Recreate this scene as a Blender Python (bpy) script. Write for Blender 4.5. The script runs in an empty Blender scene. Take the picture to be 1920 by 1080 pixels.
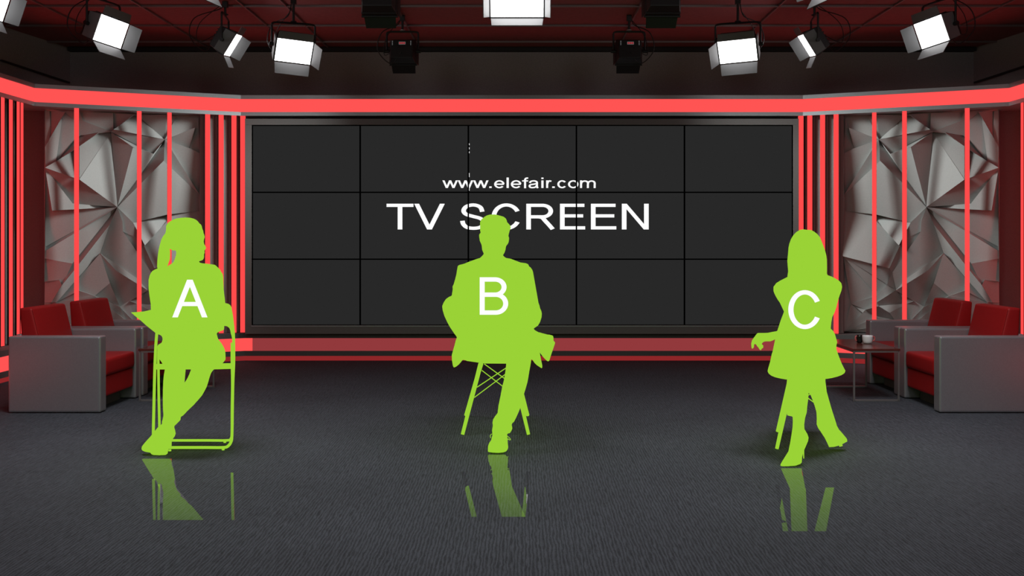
import bpy, bmesh, math, random
from mathutils import Vector, Matrix
from mathutils.geometry import delaunay_2d_cdt
random.seed(7)
SC = bpy.context.scene
COL = SC.collection
PI = math.pi
# ---------------------------------------------------------------- camera model
F, CX, YH, CH = 1900.0, 978.5, 450.0, 1.25      # focal length (px), principal point, camera height
def at(px, py, Y):
    """point of the place that is seen at pixel px,py when it stands Y metres away"""
    return Vector(((px - CX) / F * Y, Y, CH + (YH - py) / F * Y))
cam = bpy.data.cameras.new('camera')
co = bpy.data.objects.new('camera', cam)
COL.objects.link(co)
co.location = (0, 0, CH)
co.rotation_euler = (PI / 2, 0, 0)
cam.sensor_width = 36.0
cam.lens = F / 1920 * 36
cam.shift_x = (960 - CX) / 1920
cam.shift_y = -(540 - YH) / 1920
cam.clip_start = 0.05
cam.clip_end = 60
SC.camera = co
SC.view_settings.view_transform = 'Standard'
SC.view_settings.look = 'None'
SC.view_settings.gamma = 1
SC.view_settings.exposure = 0
SC.view_settings.use_curve_mapping = False
wd = bpy.data.worlds.new('world'); SC.world = wd
wd.use_nodes = True
wd.node_tree.nodes['Background'].inputs[0].default_value = (0, 0, 0, 1)
# ---------------------------------------------------------------- materials
def lin(r, g, b):
    f = lambda c: ((c / 255 + .055) / 1.055) ** 2.4 if c > 10 else c / 255 / 12.92
    return (f(r), f(g), f(b), 1)
def pbr(name, col, rough=.6, metal=0, spec=.5, grain=0, gscale=60, bump=0):
    m = bpy.data.materials.new(name); m.use_nodes = True
    nt = m.node_tree; p = nt.nodes['Principled BSDF']
    p.inputs['Base Color'].default_value = col
    p.inputs['Roughness'].default_value = rough
    p.inputs['Metallic'].default_value = metal
    p.inputs['Specular IOR Level'].default_value = spec
    if grain or bump:
        tc = nt.nodes.new('ShaderNodeTexCoord'); nz = nt.nodes.new('ShaderNodeTexNoise')
        nz.inputs['Scale'].default_value = gscale; nz.inputs['Detail'].default_value = 4
        nt.links.new(tc.outputs['Object'], nz.inputs['Vector'])
        if grain:
            mr = nt.nodes.new('ShaderNodeMapRange')
            mr.inputs[1].default_value = .3; mr.inputs[2].default_value = .7
            mr.inputs[3].default_value = 1 - grain; mr.inputs[4].default_value = 1 + grain
            mx = nt.nodes.new('ShaderNodeMix'); mx.data_type = 'RGBA'; mx.blend_type = 'MULTIPLY'
            mx.inputs[0].default_value = 1; mx.inputs[6].default_value = col
            nt.links.new(nz.outputs[0], mr.inputs[0]); nt.links.new(mr.outputs[0], mx.inputs[7])
            nt.links.new(mx.outputs[2], p.inputs['Base Color'])
        if bump:
            b = nt.nodes.new('ShaderNodeBump'); b.inputs['Strength'].default_value = bump
            b.inputs['Distance'].default_value = .002
            nt.links.new(nz.outputs[0], b.inputs['Height']); nt.links.new(b.outputs[0], p.inputs['Normal'])
    return m
def glow(name, col, strength=1.0):
    m = bpy.data.materials.new(name); m.use_nodes = True
    nt = m.node_tree; nt.nodes.clear()
    e = nt.nodes.new('ShaderNodeEmission'); o = nt.nodes.new('ShaderNodeOutputMaterial')
    e.inputs[0].default_value = col; e.inputs[1].default_value = strength
    nt.links.new(e.outputs[0], o.inputs[0])
    return m
M = {}
M['upper_wall'] = pbr('dark_wall_paint', (.28, .26, .255, 1), .85, grain=.10, gscale=90)
M['ceiling'] = pbr('ceiling_dark_red', (.31, .085, .087, 1), .7, grain=.1, gscale=30)
M['black_trim'] = pbr('black_trim', (.012, .012, .012, 1), .7)
M['set_wall'] = pbr('set_wall_charcoal', (.11, .10, .10, 1), .7, grain=.08, gscale=80)
M['rail'] = pbr('brushed_rail', (.40, .43, .45, 1), .42, .55, grain=.05, gscale=120)
M['ceil_rail'] = pbr('ceiling_rail', (.26, .20, .20, 1), .4, .6)
M['backing'] = pbr('backing_panel', (.21, .20, .20, 1), .6, .2, grain=.06, gscale=120)
M['screen_frame'] = pbr('screen_frame', (.13, .123, .12, 1), .55, .3, grain=.06, gscale=120)
M['facet'] = pbr('faceted_panel', (.34, .352, .345, 1), .55, .0, .4, grain=.07, gscale=140)
M['red_glow'] = glow('red_light', (1.0, .082, .080, 1), 1.08)
M['tube_glow'] = glow('red_tube_light', (1.0, .068, .068, 1), 1.05)
M['edge_glow'] = glow('added_edge_red', (1.0, .05, .05, 1), 3.0)
M['ledge'] = pbr('ledge_grey', (.085, .08, .08, 1), .6, .2, grain=.06, gscale=120)
M['dim_glow'] = glow('dim_red_light', lin(146, 57, 60), 1.0)
M['skirt_glow'] = glow('skirt_red_light', lin(140, 38, 40), 1.0)
M['screen'] = glow('screen_grey', lin(40, 40, 40), 1.0)
M['bezel'] = pbr('bezel_black', (.0, .0, .0, 1), .9, 0, 0)
M['white'] = glow('white_lettering', (1, 1, 1, 1), 1.0)
M['green'] = glow('green_unshaded_emission', lin(154, 210, 54), 1.0)  # emission put in so figures, chairs and folder stay unshaded; none is a lamp
M['lamp'] = glow('lamp_white', (1, 1, 1, 1), 7.0)
M['black_metal'] = pbr('black_metal', (.012, .011, .011, 1), .5, .0)
M['door_metal'] = pbr('door_grey', (.16, .16, .165, 1), .55, .0)
M['cable'] = pbr('cable_black', (.01, .008, .008, 1), .6)
M['chrome'] = pbr('clamp_steel', (.55, .5, .5, 1), .3, .9)
M['display_red'] = glow('display_red', lin(150, 40, 45), .8)
M['display_white'] = glow('display_marks', lin(120, 120, 120), .8)
M['arm'] = pbr('satin_grey_metal', (.37, .365, .40, 1), .30, .6, grain=.06, gscale=160)
M['leather'] = pbr('red_leather', (.30, .005, .006, 1), .52, 0, .3, grain=.15, gscale=300, bump=.1)
M['plinth'] = pbr('dark_plinth', (.06, .06, .065, 1), .6)
M['wood'] = pbr('dark_cherry_top', (.10, .022, .018, 1), .22, 0, .5, grain=.25, gscale=18)
M['steel'] = pbr('table_steel', (.38, .35, .35, 1), .35, .8)
M['china'] = pbr('white_china', (.75, .75, .77, 1), .25)
M['black_glaze'] = pbr('black_glaze', (.006, .006, .006, 1), .15)
M['pink_glaze'] = pbr('pink_glaze', (.55, .12, .12, 1), .3)
# ---------------------------------------------------------------- mesh helpers
class MB:
    def __init__(s): s.bm = bmesh.new()
    def verts(s, pts): return [s.bm.verts.new(Vector(p)) for p in pts]
    def face(s, vs):
        try: return s.bm.faces.new(vs)
        except ValueError: return None
    def hexa(s, c, bev=0, seg=2):
        """box from 8 corners: bottom ring then top ring"""
        b2 = bmesh.new()
        v = [b2.verts.new(Vector(p)) for p in c]
        for f in ((3, 2, 1, 0), (4, 5, 6, 7), (0, 1, 5, 4), (1, 2, 6, 5), (2, 3, 7, 6), (3, 0, 4, 7)):
            b2.faces.new([v[i] for i in f])
        if bev: bmesh.ops.bevel(b2, geom=b2.edges[:] , offset=bev, segments=seg, profile=.6, affect='EDGES')
        bmesh.ops.recalc_face_normals(b2, faces=b2.faces[:])
        me = bpy.data.meshes.new('t'); b2.to_mesh(me); b2.free(); s.bm.from_mesh(me); bpy.data.meshes.remove(me)
        return s
    def box(s, a, b, bev=0, seg=2):
        x0, x1 = sorted((a[0], b[0])); y0, y1 = sorted((a[1], b[1])); z0, z1 = sorted((a[2], b[2]))
        return s.hexa([(x0, y0, z0), (x1, y0, z0), (x1, y1, z0), (x0, y1, z0), (x0, y0, z1), (x1, y0, z1), (x1, y1, z1), (x0, y1, z1)], bev, seg)
    def obox(s, p, q, t, z0, z1, bev=0):
        """upright board from plan point p to q, thickness t to its right-hand side"""
        p = Vector((p[0], p[1])); q = Vector((q[0], q[1])); d = (q - p).normalized(); n = Vector((d.y, -d.x)) * t
        c = [p, q, q + n, p + n]
        return s.hexa([(v.x, v.y, z0) for v in c] + [(v.x, v.y, z1) for v in c], bev)
    def tube(s, pts, r, seg=8, caps=True):
        pts = [Vector(p) for p in pts]; n = len(pts)
        rs = r if isinstance(r, (list, tuple)) else [r] * n
        rings = []; up = None
        for i, p in enumerate(pts):
            d = (pts[min(i + 1, n - 1)] - pts[max(i - 1, 0)]).normalized()
            if up is None:
                up = Vector((0, 0, 1)) if abs(d.z) < .9 else Vector((1, 0, 0))
            u = (up - d * up.dot(d)).normalized(); w = d.cross(u); up = u
            rings.append([s.bm.verts.new(p + (u * math.cos(2 * PI * k / seg) + w * math.sin(2 * PI * k / seg)) * rs[i]) for k in range(seg)])
        for a, b in zip(rings, rings[1:]):
            for k in range(seg): s.face([a[k], a[(k + 1) % seg], b[(k + 1) % seg], b[k]])
        if caps: s.face(rings[0][::-1]); s.face(rings[-1])
        return s
    def ball(s, c, r, n=10):
        bmesh.ops.create_uvsphere(s.bm, u_segments=n, v_segments=n // 2 + 2, radius=r, matrix=Matrix.Translation(Vector(c))); return s
    def limb(s, pts, rs):
        """rounded chain through pts"""
        for p, r in zip(pts, rs): s.ball(p, r, 12)
        for i in range(len(pts) - 1):
            s.tube([pts[i], pts[i + 1]], [rs[i], rs[i + 1]], 12)
        return s
    def lathe(s, c, prof, seg=24, sx=1, sy=1):
        rings = [[s.bm.verts.new((c[0] + r * math.cos(2 * PI * k / seg) * sx, c[1] + r * math.sin(2 * PI * k / seg) * sy, c[2] + z)) for k in range(seg)] for r, z in prof]
        for a, b in zip(rings, rings[1:]):
            for k in range(seg): s.face([a[k], a[(k + 1) % seg], b[(k + 1) % seg], b[k]])
        s.face(rings[0][::-1]); s.face(rings[-1]); return s
    def polyplate(s, front, back):
        a = s.verts(front); b = s.verts(back); n = len(a)
        s.face(a); s.face(b[::-1])
        for k in range(n): s.face([a[k], b[k], b[(k + 1) % n], a[(k + 1) % n]])
        return s
    def build(s, name, mat, parent=None, smooth=False, recalc=True):
        if recalc: bmesh.ops.recalc_face_normals(s.bm, faces=s.bm.faces[:])
        me = bpy.data.meshes.new(name); s.bm.to_mesh(me); s.bm.free()
        for m in (mat if isinstance(mat, (list, tuple)) else [mat]): me.materials.append(m)
        if smooth:
            for p in me.polygons: p.use_smooth = True
        o = bpy.data.objects.new(name, me); COL.objects.link(o)
        if parent:
            o.parent = parent; o.matrix_parent_inverse = Matrix.Identity(4)
            # parts are built in world space: bring them into the space of their thing
            w = world(parent); me.transform(w.inverted())
        return o
def world(o):
    m = Matrix.LocRotScale(o.location, o.rotation_euler, o.scale)
    return world(o.parent) @ m if o.parent else m
def thing(name, label, cat, loc=(0, 0, 0), group=None):
    o = bpy.data.objects.new(name, None); COL.objects.link(o); o.location = loc; o.empty_display_size = .1
    return tag(o, label, cat, group)
def tag(o, label, cat, group=None):
    o['label'] = label; o['category'] = cat
    if group: o['group'] = group
    return o
def struct(o):
    o['kind'] = 'structure'; return o
def copy_tree(o, parent=None):
    c = o.copy(); COL.objects.link(c)
    if parent: c.parent = parent
    for ch in list(o.children): copy_tree(ch, c)
    return c
def bez(pts, n=8):
    """smooth curve through points"""
    pts = [Vector(p) for p in pts]; out = []
    for i in range(len(pts) - 1):
        p0 = pts[max(i - 1, 0)]; p1 = pts[i]; p2 = pts[i + 1]; p3 = pts[min(i + 2, len(pts) - 1)]
        for k in range(n):
            t = k / n
            out.append(.5 * ((2 * p1) + (p2 - p0) * t + (2 * p0 - 5 * p1 + 4 * p2 - p3) * t * t + (3 * p1 - p0 - 3 * p2 + p3) * t ** 3))
    out.append(pts[-1]); return out
# ---------------------------------------------------------------- the room
H_CEIL = 3.319
def plane_poly(name, pts, mat):
    b = MB(); b.face(b.verts(pts)); return struct(b.build(name, mat, recalc=False))
# carpet
fm = bpy.data.materials.new('ribbed_grey_carpet'); fm.use_nodes = True
nt = fm.node_tree; N = nt.nodes; Lk = nt.links
P = N['Principled BSDF']; OUT = N['Material Output']
tc = N.new('ShaderNodeTexCoord')
def noise(scale, vec, detail=3, rough=.55):
    mp = N.new('ShaderNodeMapping'); mp.inputs['Scale'].default_value = vec
    Lk.new(tc.outputs['Object'], mp.inputs[0])
    nz = N.new('ShaderNodeTexNoise'); nz.inputs['Scale'].default_value = scale
    nz.inputs['Detail'].default_value = detail; nz.inputs['Roughness'].default_value = rough
    Lk.new(mp.outputs[0], nz.inputs['Vector']); return nz
n1 = noise(1, (95, 12, 1), 2); n2 = noise(1, (210, 70, 1), 2); n3 = noise(.9, (1, 1, 1), 2)
def math_node(op, a, b):
    m = N.new('ShaderNodeMath'); m.operation = op
    for i, v in enumerate((a, b)):
        if isinstance(v, (int, float)): m.inputs[i].default_value = v
        else: Lk.new(v, m.inputs[i])
    return m.outputs[0]
wmp = N.new('ShaderNodeMapping'); wmp.inputs['Scale'].default_value = (1, .16, 1)
Lk.new(tc.outputs['Object'], wmp.inputs[0])
wv = N.new('ShaderNodeTexWave'); wv.wave_type = 'BANDS'; wv.bands_direction = 'X'
wv.inputs['Scale'].default_value = 21; wv.inputs['Distortion'].default_value = 6.0
wv.inputs['Detail'].default_value = 2.5; wv.inputs['Detail Scale'].default_value = 2.2; wv.inputs['Detail Roughness'].default_value = .6
Lk.new(wmp.outputs[0], wv.inputs['Vector'])
ht = math_node('ADD', math_node('ADD', math_node('MULTIPLY', wv.outputs[1], .25), math_node('MULTIPLY', n1.outputs[0], .38)), math_node('MULTIPLY', n2.outputs[0], .40))
rp = N.new('ShaderNodeValToRGB')
rp.color_ramp.elements[0].position = .32; rp.color_ramp.elements[0].color = (.0168, .0190, .0245, 1)
rp.color_ramp.elements[1].position = .69; rp.color_ramp.elements[1].color = (.063, .0695, .085, 1)
Lk.new(ht, rp.inputs[0])
big = N.new('ShaderNodeMix'); big.data_type = 'RGBA'; big.blend_type = 'MULTIPLY'; big.inputs[0].default_value = 1
mr = N.new('ShaderNodeMapRange'); mr.inputs[1].default_value = .3; mr.inputs[2].default_value = .7; mr.inputs[3].default_value = .88; mr.inputs[4].default_value = 1.12
Lk.new(n3.outputs[0], mr.inputs[0]); Lk.new(rp.outputs[0], big.inputs[6]); Lk.new(mr.outputs[0], big.inputs[7])
Lk.new(big.outputs[2], P.inputs['Base Color'])
P.inputs['Roughness'].default_value = .85; P.inputs['Specular IOR Level'].default_value = .25
bp = N.new('ShaderNodeBump'); bp.inputs['Strength'].default_value = .55; bp.inputs['Distance'].default_value = .004
Lk.new(ht, bp.inputs['Height']); Lk.new(bp.outputs[0], P.inputs['Normal'])
# reflections put into the carpet: gloss cut to the sitters' mirrored outlines, fading forwards
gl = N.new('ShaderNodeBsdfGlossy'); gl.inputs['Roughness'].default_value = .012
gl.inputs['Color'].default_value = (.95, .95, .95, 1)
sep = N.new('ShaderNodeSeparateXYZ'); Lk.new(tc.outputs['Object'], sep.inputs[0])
def reflection_mask(pl, pr, ql, qr, ya, yb, f0, f1):
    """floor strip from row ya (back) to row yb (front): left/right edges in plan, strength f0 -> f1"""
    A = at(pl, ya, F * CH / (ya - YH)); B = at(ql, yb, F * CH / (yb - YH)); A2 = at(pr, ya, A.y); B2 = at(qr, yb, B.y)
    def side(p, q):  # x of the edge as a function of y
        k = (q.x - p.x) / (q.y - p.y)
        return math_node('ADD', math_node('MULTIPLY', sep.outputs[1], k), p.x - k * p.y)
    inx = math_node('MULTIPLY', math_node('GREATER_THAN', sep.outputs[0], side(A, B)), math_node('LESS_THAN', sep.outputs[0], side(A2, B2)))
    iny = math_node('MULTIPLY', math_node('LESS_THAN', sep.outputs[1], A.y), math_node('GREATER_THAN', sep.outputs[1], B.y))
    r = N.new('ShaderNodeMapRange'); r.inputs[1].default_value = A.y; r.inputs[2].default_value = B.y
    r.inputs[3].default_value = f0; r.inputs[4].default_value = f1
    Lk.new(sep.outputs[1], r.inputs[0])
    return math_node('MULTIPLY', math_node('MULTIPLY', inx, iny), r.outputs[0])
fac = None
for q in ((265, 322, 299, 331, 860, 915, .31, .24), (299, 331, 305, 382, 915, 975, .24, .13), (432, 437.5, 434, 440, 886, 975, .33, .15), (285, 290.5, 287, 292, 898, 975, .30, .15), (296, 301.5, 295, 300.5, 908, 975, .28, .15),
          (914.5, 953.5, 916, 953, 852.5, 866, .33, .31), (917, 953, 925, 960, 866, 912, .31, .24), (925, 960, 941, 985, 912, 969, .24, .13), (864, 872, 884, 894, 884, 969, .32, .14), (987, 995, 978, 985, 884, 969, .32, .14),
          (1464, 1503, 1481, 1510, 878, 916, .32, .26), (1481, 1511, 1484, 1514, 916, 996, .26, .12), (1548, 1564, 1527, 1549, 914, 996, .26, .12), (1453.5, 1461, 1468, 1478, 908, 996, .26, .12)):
    z = reflection_mask(*q); fac = z if fac is None else math_node('ADD', fac, z)
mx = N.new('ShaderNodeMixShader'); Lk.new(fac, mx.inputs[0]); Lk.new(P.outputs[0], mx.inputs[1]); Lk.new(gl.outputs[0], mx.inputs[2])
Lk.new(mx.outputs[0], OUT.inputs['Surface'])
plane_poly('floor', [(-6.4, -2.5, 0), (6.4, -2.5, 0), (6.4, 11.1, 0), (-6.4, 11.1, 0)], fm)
plane_poly('ceiling', [(-6.4, -2.5, H_CEIL), (-6.4, 11.1, H_CEIL), (6.4, 11.1, H_CEIL), (6.4, -2.5, H_CEIL)], M['ceiling'])
WB = 10.92
plane_poly('wall_back', [(-4.87, WB, 0), (-4.87, WB, H_CEIL), (4.87, WB, H_CEIL), (4.87, WB, 0)], M['upper_wall'])
for s, nm in ((-1, 'wall_left'), (1, 'wall_right')):
    b = MB()
    pl = [(s * 4.87, WB), (s * 5.04, 9.72), (s * 5.9, 4.0), (s * 6.2, -2.2)]
    for p, q in zip(pl, pl[1:]): b.face(b.verts([(p[0], p[1], 0), (q[0], q[1], 0), (q[0], q[1], H_CEIL), (p[0], p[1], H_CEIL)]))
    bmesh.ops.remove_doubles(b.bm, verts=b.bm.verts[:], dist=.0005)
    struct(b.build(nm, M['upper_wall'], recalc=False))
    t = MB(); p0 = at(128 if s < 0 else 1829, 155, 10.84); p1 = at(0 if s < 0 else 1957, 113, 9.74)
    t.hexa([p0 + Vector((0, 0, -.008)), p1 + Vector((0, 0, -.008)), p1 + Vector((-s * .02, 0, -.008)), p0 + Vector((-s * .02, 0, -.008)),
            p0 + Vector((0, 0, .008)), p1 + Vector((0, 0, .008)), p1 + Vector((-s * .02, 0, .008)), p0 + Vector((-s * .02, 0, .008))])
    struct(t.build('trim_1' if s < 0 else 'trim_2', M['black_trim']))
plane_poly('wall_front', [(-6.3, -2.2, 0), (6.3, -2.2, 0), (6.3, -2.2, H_CEIL), (-6.3, -2.2, H_CEIL)], M['upper_wall'])
# dark edge beam where the ceiling meets the back wall
struct(MB().box((-4.86, WB - .08, H_CEIL - .045), (4.86, WB, H_CEIL)).build('trim_3', M['black_trim']))
# ceiling rails
k = 0
for py in (13.5, 50, 80):
    Y = F * (H_CEIL - .02 - CH) / (YH - py); k += 1
    b = MB().box((-4.95, Y - .010, H_CEIL - .020), (4.95, Y + .010, H_CEIL - .001), .002)
    tag(b.build('ceiling_rail', M['ceil_rail']), ['metal rail across the ceiling, nearest the top edge of the photo', 'metal rail across the ceiling, the middle one of three', 'metal rail across the ceiling, nearest the back wall'][k - 1], 'rail', 'rails crossing the ceiling')
names = ['leftmost', 'second from the left', 'third from the left', 'fourth from the left', 'fifth from the left', 'fourth from the right', 'third from the right', 'second from the right', 'rightmost']
for i, px in enumerate((55, 242, 441, 523, 736, 1206, 1475, 1697, 1905)):
    Y0 = F * (H_CEIL - .02 - CH) / YH; X = (px - CX) / F * Y0
    b = MB().box((X - .007, 6.5, H_CEIL - .018), (X + .007, WB - .1, H_CEIL - .001), .003)
    tag(b.build('ceiling_batten', M['ceil_rail']), 'thin metal batten running along the ceiling towards the screen, ' + names[i], 'rail', 'battens running along the ceiling')
# ---------------------------------------------------------------- the set: plan of the cornice front
K1 = (2.901, 10.46); K2 = (4.661, 9.70); K3 = (4.661, 4.6)
def offs(d, pts=None):
    """front line of the set (left end to right end) pushed back by d"""
    th = math.atan2(K1[1] - K2[1], K2[0] - K1[0])
    a = (K1[0] + d * math.tan(th / 2), K1[1] + d)
    h = (PI / 2 - th) / 2
    b = (K2[0] + d, K2[1] + d * math.tan(h))
    c = (K3[0] + d, K3[1])
    return [(-c[0], c[1]), (-b[0], b[1]), (-a[0], a[1]), a, b, c]
def band(name, mat, d0, d1, z0, z1, parent=None, path=None, path2=None, open_ends=False):
    """closed strip following the set front between depths d0 (front) and d1 (back)"""
    A = path or offs(d0); B = path2 or offs(d1); b = MB(); ring = []
    for p, q in zip(A, B):
        ring.append(b.verts([(p[0], p[1], z0), (p[0], p[1], z1), (q[0], q[1], z1), (q[0], q[1], z0)]))
    for r, t in zip(ring, ring[1:]):
        for i in range(4): b.face([r[i], t[i], t[(i + 1) % 4], r[(i + 1) % 4]])
    b.face(ring[0]); b.face(ring[-1][::-1])
    return b.build(name, mat, parent)
ZT = [2.745, 2.706, 2.571, 2.533]
cor = thing('cornice_light', 'long glowing red light band between two grey rails, above the screen', 'light band', (0, 10.5, 2.53))
band('upper_rail', M['rail'], 0, .43, ZT[1], ZT[0], cor)
band('lower_rail', M['rail'], 0, .43, ZT[3], ZT[2], cor)
band('glow_panel', M['red_glow'], .012, .10, ZT[2], ZT[1], cor)
# recessed set wall behind (structure)
struct(band('wall_set', M['set_wall'], .405, .43, 0, 2.535))
# plinth along the foot of the set
def plinth(d):
    return [(-4.50 - d, 4.6), (-4.50 - d, 9.68 + d * .5), (-2.86 - d * .2, 10.46 + d), (2.86 + d * .2, 10.46 + d), (4.50 + d, 9.68 + d * .5), (4.50 + d, 4.6)]
pln = thing('plinth_light', 'low plinth with a glowing red band along the foot of the set wall', 'light band', (0, 10.4, 0))
band('ledge', M['ledge'], 0, 0, .237, .29, pln, plinth(0), plinth(.40))
band('lower_rail', M['ledge'], 0, 0, .053, .105, pln, plinth(0), plinth(.2))
band('glow_panel', M['red_glow'], 0, 0, .105, .237, pln, plinth(.012), plinth(.2))
band('skirt', M['skirt_glow'], 0, 0, 0, .053, pln, plinth(.05), plinth(.2))
xa = at(473, 600, 10.46).x; xb = at(1486, 600, 10.46).x
d_ = MB().box((xa, 10.468, .1055), (xb, 10.50, .2365)).build('dim_glow_panel', M['dim_glow'], pln)
d_['label'] = 'duller red glow panel below the screen'
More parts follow.
